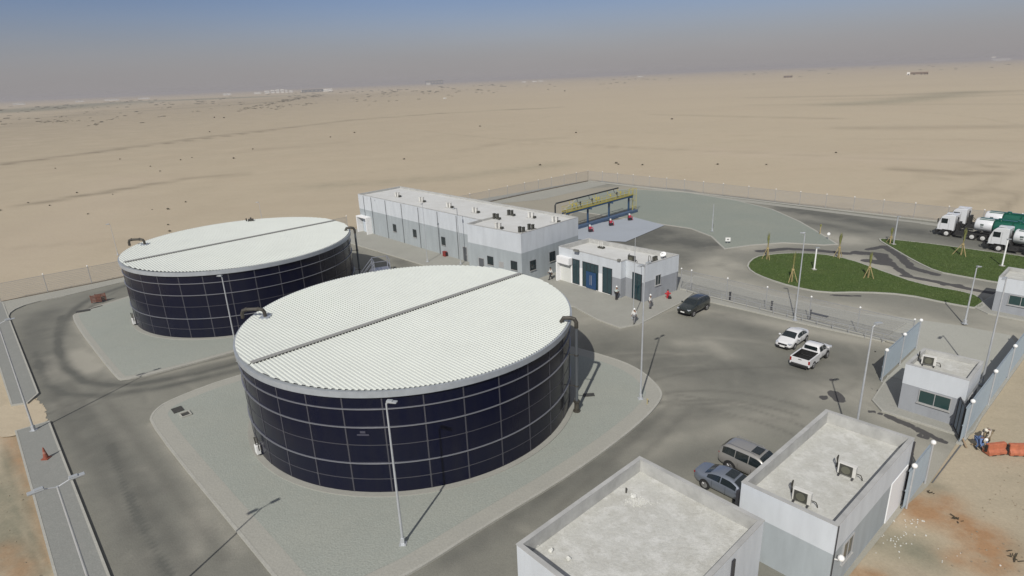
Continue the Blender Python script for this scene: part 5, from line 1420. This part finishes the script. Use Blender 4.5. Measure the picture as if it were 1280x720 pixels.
person(G(688.5, 349.5, .11), radians(200), 'person in white shirt walking past the end wall of the long hall', whs, dks, 'walk')
person(G(770.5, 374.5, .11), radians(-60), 'person in pale shirt and hard hat standing before the tall glass panels', mat('pale_mint_cloth', (.48, .55, .52), .9), dks, 'hold', helm)
person(G(792.6, 404, .11), radians(-120), 'person in white top walking at the edge of the apron, by the slim mast', whs, gys, 'walk', helm)
person(G(812.5, 385.5, .11), radians(-40), 'person in white top with grey trousers at the right corner of the small building', whs, gys, 'stand', helm)
wp = G(1223, 561)
person((wp.x, wp.y, 0), radians(-95), 'worker in blue coverall and white helmet bending over by the orange barriers', blu, blu, 'bend', helm)
wp2 = G(1233, 551)
person((wp2.x, wp2.y, 0), radians(-150), 'worker in pale top crouched behind the blue one at the gate fence', mat('cream_cloth', (.5, .45, .38), .9), kha, 'bend', mat('cream_helmet', (.7, .66, .55), .4))

# ------------------------------------------------------------------ orange barriers and debris by the gate
orange = mat('faded_orange_plastic', (0.42, 0.135, 0.07), .6, var=.2, scale=3)
for (u, v), rz, lab in (((1243, 566), A1 + .95, 'orange plastic barrier next to the bending worker'), ((1272, 567), A1 + .75, 'orange plastic barrier at the right edge')):
    q = G(u, v); t = thing('plastic_barrier', (q.x, q.y, 0), lab, 'barrier', 'orange plastic barriers on the sand', rz, local=True)
    m = MB(); pr = [(-.32, 0), (-.32, .22), (-.16, .42), (-.13, .8), (.13, .8), (.16, .42), (.32, .22), (.32, 0)]; n = len(pr)
    m.add([(-.68, y, z) for y, z in pr] + [(.68, y, z) for y, z in pr], [tuple(range(n)), tuple(range(n, 2 * n))[::-1]] + [(i, i + n, (i + 1) % n + n, (i + 1) % n) for i in range(n)])
    m.build('shell', orange, t, bevel=.04)
    m = MB(); m.box((-.72, 0, .45), (.1, .14, .5)); m.box((.72, 0, .45), (.1, .14, .5)); m.build('connector', plast, t)
    m = MB(); m.box((-.3, 0, .03), (.3, .68, .05)); m.box((.3, 0, .03), (.3, .68, .05)); m.build('feet', plast, t)
q = G(1257, 566); t = thing('rubber_block', (q.x, q.y, 0), 'dark rubber block lying between the two orange barriers', 'rubber block')
m = MB(); m.box((q.x, q.y, .22), (.32, .4, .44), rz=.5); m.box((q.x, q.y, .5), (.2, .25, .12), rz=.5); m.build('block', plast, t, bevel=.03)
for (u, v), (a, b), lab in (((1208, 560), (.3, .9), 'thin plank leaning on the ground at the gate fence end'), ((1214, 556), (.9, -.3), 'second plank crossing beside the worker')):
    q = G(u, v); m = MB(); m.beam((q.x, q.y, .05), (q.x + a, q.y + b, .25), .12, .04); tag(m.build('plank', mat('weathered_wood', (.30, .22, .14), .9, var=.2, scale=6), loc=(q.x, q.y, 0)), lab, 'plank')
# cone, manhole covers, pallet and box on the left
def lay(name, u, v, sx, sy, h, rz, m, lab, cat, z=.13, z_in=0):
    q = G(u, v, z); b = MB(); b.box((q.x, q.y, z + h / 2), (sx, sy, h), rz=rz); o = b.build(name, m, loc=(q.x, q.y, z)); return tag(o, lab, cat)
q = G(58, 573, .15); t = thing('traffic_cone', (q.x, q.y, q.z), 'orange-red traffic cone standing on the left walkway', 'traffic cone', local=True)
m = MB(); m.pipe([(0, 0, .04), (0, 0, .95)], [.2, .04], 14); m.build('cone', mat('cone_red', (.26, .075, .045), .6), t)
m = MB(); m.box((0, 0, .03), (.5, .5, .06)); m.build('foot', mat('cone_red', (.26, .075, .045), .6), t)
m = MB(); m.pipe([(0, 0, .45), (0, 0, .62)], [.132, .098], 14); m.build('reflective_band', mat('faded_band', (.34, .16, .12), .6), t)
grate_m = mat('dark_grate', (.05, .05, .045), .7, var=.3, scale=6)
lay('manhole_cover', 222, 512.5, 1.0, .8, .06, A1, grate_m, 'dark square manhole cover beside the white-rimmed pit left of the nearest tank', 'manhole cover')
q = G(232, 518, .14); m = MB(); 
for dx, dy, sx, sy in ((-.42, 0, .12, .8), (.42, 0, .12, .8), (0, .36, .72, .1), (0, -.36, .72, .1)):
    c_ = q + E1 * dx + E2 * dy; m.box((c_.x, c_.y, .18), (sx, sy, .1), rz=A1)
t = thing('open_pit', (q.x, q.y, .13), 'open square pit with pale rim beside the dark cover', 'pit'); m.build('rim', kerb_m, t)
m = MB(); m.box((q.x, q.y, .145), (.76, .66, .01), rz=A1); m.build('cover', grate_m, t)
lay('manhole_cover', 736, 494, .95, .5, .06, A1 + .9, grate_m, 'dark drain grate at the foot of the pipe right of the nearest tank', 'manhole cover')
lay('manhole_cover', 104, 389, 1.5, .7, .09, A1 + 1.3, grate_m, 'dark flat grate near the brown pallet left of the farther tank', 'manhole cover')
lay('manhole_cover', 121, 384, 1.3, .2, .05, A1 + 1.7, grate_m, 'thin dark strip lying below the brown pallet', 'metal strip')
q = G(121, 378, .13); t = thing('wooden_crate', (q.x, q.y, .13), 'reddish brown slatted crate near the farther tank', 'crate', rz=0)
m = MB()
for k in range(5): m.box((q.x, q.y, .25 + k * .2), (1.25, .06, .14), rz=.35); m.box((q.x + .3, q.y + .55, .25 + k * .2), (1.25, .06, .14), rz=.35)
m.build('slats', mat('red_brown_wood', (.16, .07, .05), .85, var=.3, scale=4), t)
m = MB()
for dx in (-.55, .55):
    for dy in (0, .55): m.box((q.x + dx * .94 + dy * .5, q.y + dx * .34 + dy, .65), (.08, .08, 1.1), rz=.35)
m.build('corner_posts', mat('red_brown_wood', (.16, .07, .05), .85), t)
lay('manhole_cover', 1094, 440, .1, .1, .1, 0, grate_m, 'small dark stub on the ground left of the louvred gate', 'stub', z=0)
q = G(809, 505, .14); m = MB(); m.tube((q.x, q.y, .13), (q.x, q.y, .55), .05); m.box((q.x, q.y, .58), (.14, .14, .08)); tag(m.build('bollard', mat('yellowish_paint', (.4, .35, .2), .7), loc=(q.x, q.y, .13)), 'tiny stub bollard beside the foot of the corner lamp', 'bollard')

# ------------------------------------------------------------------ staked young palms on the lawns
trunk_m = mat('wrapped_trunk', (0.27, 0.22, 0.10), .9, var=.25, scale=6)
stake_m = mat('pale_timber_stake', (0.42, 0.33, 0.16), .85, var=.15, scale=5)
frond_m = mat('bound_fronds', (0.20, 0.21, 0.07), .8, var=.3, scale=7)
def palm(p, h, label, rz, spread=.9):
    t = thing('young_palm', (p[0], p[1], .12), label, 'young palm', 'staked young palms on the lawns', rz, local=True)
    m = MB(); zs = lin(0, h * .62, 12)
    m.pipe([(sin(i * .7) * .012, cos(i * .9) * .012, z) for i, z in enumerate(zs)], [.10 + (.016 if i % 2 else 0) - .004 * i for i in range(12)], 9); m.build('trunk', trunk_m, t)
    m = MB(); rnd = random.Random(int(p[0] * 10))
    for k in range(34):
        a = rnd.uniform(0, 2 * pi); r0 = rnd.uniform(.02, .10); r1 = rnd.uniform(.05, .24); z0 = h * rnd.uniform(.48, .66); z1 = h * rnd.uniform(.78, 1.0)
        pa = Vector((cos(a) * r0, sin(a) * r0, z0)); pb = Vector((cos(a) * r1 * .8, sin(a) * r1 * .8, (z0 + z1) / 2)); pc = Vector((cos(a) * r1, sin(a) * r1, z1)); s_ = Vector((-sin(a), cos(a), 0)) * .035
        m.add([pa - s_, pa + s_, pb + s_ * 1.3, pb - s_ * 1.3, pc], [(0, 1, 2, 3), (3, 2, 4)])
    m.build('crown', frond_m, t)
    for k in range(3):
        a = 2 * pi * k / 3 + .4; m = MB(); m.beam((cos(a) * spread, sin(a) * spread, 0), (cos(a) * .08, sin(a) * .08, h * .40), .06, .06); m.build('stake', stake_m, t)
    m = MB(); m.tube((0, 0, h * .36), (0, 0, h * .41), .17, n=8); m.build('tie_ring', stake_m, t)
wq = lambda x, y: G(900 + x / 6, 280 + y / 6)
r6 = lambda x, y: G(1080 + x / 6, 220 + y / 6)
for p, h, lab, a in ((wq(350, 270), 4.2, 'young palm at the back left of the oval lawn', .3), (wq(537, 440), 4.2, 'young palm at the front left of the oval lawn', 1.2), (wq(885, 260), 4.0, 'young palm on the back edge of the oval lawn, right of the pale post', 2.0),
                     (wq(1110, 410), 3.7, 'young palm on the right part of the oval lawn', .8), (r6(725, 600), 4.1, 'young palm with wide stakes on the long lawn in front of the tanker cab', .1), (r6(195, 510), 2.6, 'young palm with slanting stakes at the tip of the long lawn', 1.6)):
    palm(p, h, lab, a, 1.0 if '4.1' in str(h) else .65)
# round white sign discs and the square sign by the gravel field
q = G(1035, 300); t = thing('round_sign', (q.x, q.y, 0), 'round white disc sign on a low post at the road fork', 'sign')
m = MB(); m.tube((q.x - .03, q.y - .05, 1.0), (q.x + .03, q.y + .05, 1.0), .22, n=20); m.v = [(x, y, z) for x, y, z in m.v]; m.build('disc', globe_m, t)
m = MB(); m.tube((q.x, q.y + .06, 0), (q.x, q.y + .06, 1.0), .04); m.build('post', post_m, t)
q = G(909.5, 305); t = thing('square_sign', (q.x, q.y, 0), 'small square white sign with dark centre mark at the gravel field corner', 'sign')
m = MB(); m.box((q.x, q.y, .75), (.75, .05, .6), rz=-.2); m.build('board', plate_m, t)
m = MB(); m.box((q.x, q.y - .032, .75), (.36, .02, .07), rz=-.2); m.box((q.x, q.y - .034, .75), (.08, .02, .26), rz=-.2); m.build('mark', plast, t)
m = MB(); m.tube((q.x, q.y + .05, 0), (q.x, q.y + .05, .5), .035); m.build('post', post_m, t)
q = G(1024.7, 293); t = thing('marker_post', (q.x, q.y, 0), 'yellow-topped marker post left of the round sign', 'marker post')
m = MB(); m.tube((q.x, q.y, 0), (q.x, q.y, 1.7), .06); m.build('post', stake_m, t); m = MB(); m.box((q.x, q.y, 1.5), (.2, .2, .35)); m.build('head', frond_m, t)
q = G(700 / 5.539 + 430, 555 / 5.539 + 220, .1); t = thing('red_cabinet', (q.x, q.y, .1), 'small dark red hose cabinet on the ground before the long hall', 'hose cabinet')
m = MB(); m.box((q.x, q.y, .5), (.7, .45, .8), rz=A1); m.build('case', mat('hose_red', (.22, .03, .025), .5), t, bevel=.03); m = MB(); m.box((q.x + .2, q.y - .25, .55), (.3, .2, .5), rz=A1); m.build('valve', plast, t)
def hydrant(q, label, s=1.0):
    t = thing('fire_hydrant', (q[0], q[1], q[2]), label, 'fire hydrant', 'red hydrants', 0, local=True)
    hr = mat('hydrant_red', (.40, .02, .03), .45)
    m = MB(); m.pipe([(0, 0, 0), (0, 0, .7 * s), (0, 0, .85 * s)], [.14 * s, .14 * s, .06 * s], 12); m.tube((-.3 * s, 0, .5 * s), (.3 * s, 0, .5 * s), .09 * s, n=10); m.tube((0, -.28 * s, .42 * s), (0, 0, .42 * s), .08 * s, n=10); m.build('barrel', hr, t)
    m = MB(); m.tube((0, 0, .85 * s), (0, 0, .95 * s), .08 * s, n=6); m.box((.15 * s, -.18 * s, .1), (.35 * s, .3 * s, .2)); m.build('cap', plast, t)
hydrant(G(834.5, 372.5, .11), 'red hydrant by the right wall of the small building', 1.15)

# ------------------------------------------------------------------ loading rack for tankers
rk = thing('loading_rack', (18.8, 113.0, 0), 'blue and yellow steel loading rack with raised walkway behind the hall', 'loading rack')
blue_s = mat('blue_steel', (0.03, 0.075, 0.15), .5, .1); yel = mat('yellow_steel', (0.42, 0.36, 0.08), .55); dkp = mat('dark_product_pipe', (.02, .025, .03), .5)
Pa = Vector((9.6, 104.4, 0)); Pb = Vector((24.0, 118.4, 0)); dr = (Pb - Pa).normalized(); nr_ = Vector((-dr.y, dr.x, 0)); LR = (Pb - Pa).length
def RP(x, z, off=0.0): p = Pa + dr * x + nr_ * off; return Vector((p.x, p.y, z))
for x in (6.6, 13.0, 19.4):
    m = MB(); m.box(RP(x, 1.65), (.26, .26, 3.3), rz=radians(44)); m.box(RP(x, .12), (.6, .6, .1), rz=radians(44)); m.box(RP(x, 3.25), (.2, 1.8, .22), rz=radians(44)); m.build('column', blue_s, rk)
m = MB(); m.beam(RP(0, 3.42, -.45), RP(LR, 3.42, -.45), .14, .24); m.beam(RP(0, 3.42, .45), RP(LR, 3.42, .45), .14, .24); m.build('main_beam', blue_s, rk)
m = MB(); m.beam(RP(0, 3.56), RP(LR, 3.56), .9, .05); m.build('walkway_deck', mat('dark_grating', (.09, .09, .07), .7, var=.3, scale=5), rk)
m = MB()
for off in (-.52, .52):
    m.beam(RP(0, 3.74, off), RP(LR, 3.74, off), .04, .22)
    for z in (4.15, 4.6): m.beam(RP(0, z, off), RP(LR, z, off), .04)
    x = 0.0
    while x <= LR + .01: m.beam(RP(x, 3.6, off), RP(x, 4.6, off), .04); x += LR / 14
for x in (0, LR): m.beam(RP(x, 4.6, -.52), RP(x, 4.6, .52), .05)
m.build('railing', yel, rk)
m = MB(); m.pipe([RP(-1.3, .2, .9), RP(-1.3, 5.0, .9), RP(-1.0, 5.3, .9), RP(LR - 3, 5.3, .9)], .13, 10); m.build('header_pipe', dkp, rk)
rnd = random.Random(2)
for x in (2.4, 3.4, 4.6, 8.0, 9.2, 10.0, 13.6, 15.6, 16.8):
    m = MB(); m.pipe([RP(x, 5.25, .9), RP(x, 4.7, .75), RP(x + .1, 4.4, .2), RP(x + .12, 3.75, .0)], .05, 6); m.tube(RP(x, 4.3, .1), RP(x, 4.8, .1), .13, n=8); m.build('loading_arm', dkp if rnd.random() < .6 else yel, rk)
m = MB()
for x in (LR + .1, LR + 1.2):
    for s in (-.45, .45): m.beam(RP(x, .1, s), RP(x, 4.7, s), .07)
for z in (1.2, 2.4, 3.6, 4.7):
    for s in (-.45, .45): m.beam(RP(LR + .1, z, s), RP(LR + 1.2, z, s), .05)
    m.beam(RP(LR + 1.2, z, -.45), RP(LR + 1.2, z, .45), .05)
for q_ in range(14): m.beam(RP(LR + 1.2, .3 + q_ * .3, -.25), RP(LR + 1.2, .3 + q_ * .3, .25), .03)
m.build('ladder_tower', yel, rk)
m = MB()
for x in (.2, 1.0): m.box(RP(x, 3.1, 0), (.12, .12, 1.0)); m.beam(RP(x, 3.3, -.4), RP(x, 2.6, .2), .08)
m.build('end_hopper', yel, rk)
bc = thing('blue_kerb_block', (18, 112, 0), 'long low blue painted plinth under the loading rack', 'plinth')
m = MB(); m.beam(Vector((12.0, 106.6, .33)), Vector((25.2, 118.9, .33)), .9, .48); m.build('plinth', mat('blue_concrete', (0.06, 0.10, 0.17), .8, var=.15, scale=1.5), bc, bevel=.03)
for (u, v), lab in (((737.3, 290), 'red and black metering stand nearest the hall under the loading rack'), ((763, 282.2), 'red and black metering stand under the middle of the loading rack'), ((786.6, 275.5), 'red and black metering stand at the far end of the loading rack')):
    q = G(u, v, .1); t = thing('metering_stand', q, lab, 'metering stand', 'stands under the loading rack', radians(20), local=True)
    m = MB(); m.box((0, 0, .55), (.5, .4, .9)); m.box((0.25, -.1, .3), (.5, .3, .4)); m.build('cabinet', mat('meter_black', (.03, .02, .025), .6), t, bevel=.02)
    m = MB(); m.box((-.05, -.22, .8), (.45, .1, .45)); m.pipe([(.2, -.2, .9), (.5, -.2, .7), (.55, -.2, .1)], .07, 8); m.build('red_valves', mat('valve_red', (.45, .04, .07), .5), t)
    m = MB(); m.box((0, 0, 1.15), (.22, .2, .3)); m.build('display', plate_m, t)

# ------------------------------------------------------------------ things far out on the desert
def vh(u):  # horizon line of the photograph
    return 129 - u * (129 - 70) / 1280
def far(u, v): return G(u, v)
scrub_m = mat('dry_scrub', (0.11, 0.10, 0.07), .95, var=.4, scale=.8)
def bush(q, r, seed, name='desert_bush', label='small dark dry bush standing alone on the open sand', group='scattered dry bushes on the sand'):
    rnd = random.Random(seed); m = MB()
    for k in range(46):
        a = rnd.uniform(0, 2 * pi); e_ = rnd.uniform(.1, 1.3); L_ = r * rnd.uniform(.5, 1.0)
        d = Vector((cos(a) * cos(e_), sin(a) * cos(e_), sin(e_) * .65)); s_ = Vector((-sin(a), cos(a), 0)) * r * .12
        p = Vector(q); m.add([p + d * L_ * .2 - s_, p + d * L_ * .2 + s_, p + d * L_ + s_ * .7, p + d * L_ - s_ * .7], [(0, 1, 2, 3)])
    m.sphere(Vector(q) + Vector((0, 0, r * .2)), r * .45, 7, 5, .7)
    return tag(m.build(name, scrub_m, loc=q), label, 'bush', group)
spots = [(268, 147, 1.6), (280, 147.5, 1.8), (210, 261.5, .55), (210, 281, .35), (212, 289, .45), (96, 241, .5), (110, 267.5, .35), (232, 252.5, .4), (190, 262, .25), (141, 243, .3), (517, 240, .6), (505, 199, .7),
         (443, 166, 1.0), (413, 171.5, .8), (316, 186.5, .7), (200, 214, .5), (69, 210.5, .5), (35, 253.5, .4), (675, 206.5, .7), (803, 206.2, .6), (770, 204, .8), (773, 205.5, .5), (897, 205.5, .6), (958, 206, .5), (685, 112, 2.5), (706, 114, 3.0), (556, 123, 3),
         (720, 166, .9), (840, 149, 1.2), (600, 158, 1.0), (1045, 191, .6), (262, 165, 1), (292, 198, .8), (0, 263, .5), (62, 257, .4), (150, 199, .6), (188, 208, .5), (226, 200, .6), (240, 197, .5)]
for i, (u, v, r) in enumerate(spots): bush(G(u, v), r, i)
rnd = random.Random(11); m = MB()
def clump(u, v, r):
    q = G(u, v); k = MB(); k.sphere((q.x, q.y, 0), r, 6, 4, .16)
    k.v = [(x + rnd.uniform(-.2, .2) * r, y + rnd.uniform(-.2, .2) * r, max(-.05, z + rnd.uniform(-.1, .15) * r)) for x, y, z in k.v]; m.add(k.v, k.f)
for _ in range(520):
    u = rnd.uniform(-60, 640); base = vh(u) + 4.5 + abs(rnd.gauss(0, 1)) * (13 - u * .012)
    if mnoise.noise(Vector((u * .02, base * .25, 0))) < -.02: continue
    d = G(u, base).length; clump(u, base, rnd.uniform(.5, 1.6) * d / 420)
for _ in range(170):
    u = rnd.uniform(560, 1330); base = vh(u) + 5.0 + abs(rnd.gauss(0, 1)) * 4
    if mnoise.noise(Vector((u * .02 + 50, base * .3, 0))) < .05: continue
    d = G(u, base).length; clump(u, base, rnd.uniform(.5, 1.5) * d / 500)
for (u0, v0, u1, v1, n_, s_) in ((300, 136, 405, 118, 60, 2.2), (110, 158, 150, 146, 20, 1.6), (48, 152.5, 100, 150.5, 50, 1.1), (405, 129, 300, 137, 40, 1.6)):
    for _ in range(n_):
        f = rnd.random(); u = u0 + (u1 - u0) * f; v = v0 + (v1 - v0) * f + rnd.gauss(0, .8); d = G(u, v).length; clump(u, v, rnd.uniform(.5, 1.3) * d / 480 * s_ * .6)
tag(m.build('desert_scrub', scrub_m), 'low dark scrub dotted in bands along the far edge of the sand', 'scrub', kind='stuff')
fw_m = mat('far_white_render', (.75, .74, .70), .9); fg_m = mat('far_grey_cladding', (.10, .12, .14), .8); fb_m = mat('far_beige_block', (.42, .38, .32), .9)
def block(u, v, wpx, hpx, mtl, label, cat='building', depth=20, rowm=None, name='far_building'):
    q = G(u, v); D = q.length; w = wpx * D / FPX; h = hpx * D / FPX; a = atan2(q.y, q.x) - pi / 2
    t = thing(name, (q.x, q.y, 0), label, cat, None, a, local=True)
    m_ = MB(); m_.box((0, 0, h / 2), (w, depth, h)); m_.build('wall', mtl, t)
    m_ = MB(); m_.box((0, 0, h + h * .03), (w * 1.02, depth * 1.04, h * .06)); m_.build('roof', fb_m, t)
    m_ = MB(); n_ = max(3, int(w / 6))
    for k in range(min(n_, 6)):
        n2 = min(n_, 6); m_ = MB(); m_.box((-w / 2 + w * (k + .5) / n2, -depth / 2 - .2, h * .5), (w / n2 * .45, .5, h * .3)); m_.build('window', fg_m if mtl is not fg_m else fb_m, t)
    return t
block(543, 105.6, 21, 4.6, fg_m, 'long dark slab building alone on the horizon left of centre', depth=25)
block(535.5, 106, 5, 2.2, fw_m, 'low white annex at the left end of the dark slab building', depth=25)
block(393, 114.8, 27, 2.6, fg_m, 'low dark shed with white ends far out on the left', depth=30)
block(381, 115.0, 7, 2.4, fw_m, 'white block at the left end of the low far shed', depth=30)
block(410, 114.2, 10, 3.0, fw_m, 'white block at the right end of the low far shed', depth=30)
for i, (u, w, h) in enumerate(((284, 8, 2.0), (322, 7, 1.8), (334, 5, 3.0), (341, 4, 3.4), (347, 4, 3.8), (353, 3.6, 3.8), (358, 3, 3.0), (364, 4, 2.2), (140, 12, 1.6), (180, 10, 1.6), (24, 9, 2.0), (100, 7, 1.6))):
    lab = ['pale low block at the left end of the far white town', 'pale low block just left of the far white towers', 'first short white tower of the far town', 'second white tower of the far town', 'third and widest white tower of the far town', 'fourth white tower of the far town', 'slim white tower at the right end of the far town', 'low white block right of the far towers',
           'pale low block on the left horizon', 'pale low block on the horizon between the town and the left edge', 'pale block near the left edge on the horizon', 'small pale block on the left horizon'][i]
    block(u, vh(u) + 3.2, w, h, fw_m, lab, depth=30)
block(985, 97.0, 9, 2.0, mat('far_brown', (.16, .12, .09), .9), 'small dark brown hut on the right plain', depth=6)
block(1241.5, 75.2, 3, 3.0, fw_m, 'white cube on the far right skyline', depth=15); block(1253, 75.6, 12, 1.6, fw_m, 'long low white shed on the far right skyline', depth=15)
block(556, 123.5, 3.5, 1.3, fw_m, 'tiny white cabin on the sand left of centre', depth=4)
for u in (655, 668, 676, 782, 800): block(u, vh(u) + 4.2, 5, 1.1, fw_m if u != 782 else fb_m, {655: 'low white hut, leftmost of the central far row', 668: 'low white hut, second of the central far row', 676: 'low white hut, third of the central far row', 782: 'low beige hut on the horizon right of centre', 800: 'low white hut on the horizon right of centre'}[u], depth=12)
# coach on the far road
q = G(1147, 93.4); D = q.length; k_ = D / FPX; t = thing('far_lorry', (q.x, q.y, 0), 'distant dark lorry with white cab on the right plain', 'lorry', None, atan2(q.y, q.x) - pi / 2, local=True)
m = MB(); m.box((1.2 * k_, 0, 1.5 * k_), (15 * k_, 3, 2.0 * k_)); m.build('box_body', mat('far_brown', (.16, .12, .09), .9), t)
m = MB(); m.box((-8 * k_, 0, 1.5 * k_), (2.6 * k_, 3, 2.4 * k_)); m.build('cab', fw_m, t)
m = MB()
for x in (-8, -3, 3, 6, 8): m.tube((x * k_, -1.8, .6 * k_), (x * k_, 1.8, .6 * k_), .6 * k_, n=10)
m.build('wheel', tyre_m, t)

# debris on the sand at the lower right
for (u, v, r, lab) in ((1196, 650, .35, 'dark tangled scrap pile on the orange sand'), (1268, 698, .55, 'dark scrap heap near the lower right corner'), (1163, 616, .25, 'dark curled cable end below the short gate leaf')):
    q = G(u, v); rnd2 = random.Random(int(u)); m = MB()
    for k in range(9):
        p = Vector((q.x + rnd2.gauss(0, r * .35), q.y + rnd2.gauss(0, r * .35), .03)); d = Vector((rnd2.uniform(-1, 1), rnd2.uniform(-1, 1), rnd2.uniform(0, .3))) * r * .6; m.beam(p, p + d, .045, .03)
    tag(m.build('scrap_pile', mat('dark_scrap', (.06, .05, .03), .9), loc=(q.x, q.y, 0)), lab, 'scrap')
m = MB(); rnd3 = random.Random(9)
for (cu, cv, n_, s_) in ((1143, 652, 16, .5), (1116, 672, 30, .8), (1100, 660, 14, .5), (1190, 690, 8, 1.0)):
    for _ in range(n_):
        q = G(cu, cv) + Vector((rnd3.gauss(0, s_), rnd3.gauss(0, s_ * .8), 0)); s2 = rnd3.uniform(.03, .085); m.box((q.x, q.y, s2 * .3 - .05), (s2, s2 * .8, s2 * .6), rz=rnd3.uniform(0, 3))
tag(m.build('rubble', plaster), 'white rubble chips strewn on the sand beside the two-unit block', 'rubble', kind='stuff')
m = MB()
for _ in range(40):
    u = rnd3.uniform(0, 60); v = rnd3.uniform(460, 720); q = G(u, v)
    if (q - k0).dot(kn) < 2.6: continue
    s2 = rnd3.uniform(.02, .08); m.box((q.x, q.y, -.03), (s2, s2 * .8, s2 * .5), rz=rnd3.uniform(0, 3))
for _ in range(260):
    u = rnd3.uniform(1060, 1280); v = rnd3.uniform(570, 720); q = G(u, v)
    if (q - Vector((33.2, 36.6, 0))).dot(E1) < 1.2: continue
    s2 = rnd3.uniform(.02, .09); m.box((q.x, q.y, -.035), (s2, s2 * .8, s2 * .5), rz=rnd3.uniform(0, 3))
tag(m.build('pebbles', mat('sand_pebbles', (.30, .25, .18), .95, var=.3, scale=3), None), 'loose pebbles on the bare sand just outside the fences', 'pebbles', kind='stuff')

# ------------------------------------------------------------------ haze
hz = MB(); hz.box((0, 0, (34 - 1.1) / 2), (46000, 46000, 34 + 1.1))
ho = hz.build('haze', None)
hm = bpy.data.materials.new('haze'); hm.use_nodes = True; hn = hm.node_tree; hn.nodes.clear()
ou = hn.nodes.new('ShaderNodeOutputMaterial'); pv = hn.nodes.new('ShaderNodeVolumePrincipled')
pv.inputs['Color'].default_value = (0.74, 0.70, 0.69, 1); pv.inputs['Density'].default_value = HAZE_D if 'HAZE_D' in globals() else 0.0002
pv.inputs['Anisotropy'].default_value = 0.0
hn.links.new(pv.outputs['Volume'], ou.inputs['Volume'])
ho.data.materials.append(hm); ho['kind'] = 'stuff'; ho['label'] = 'pale dust haze over the desert'; ho['category'] = 'haze'
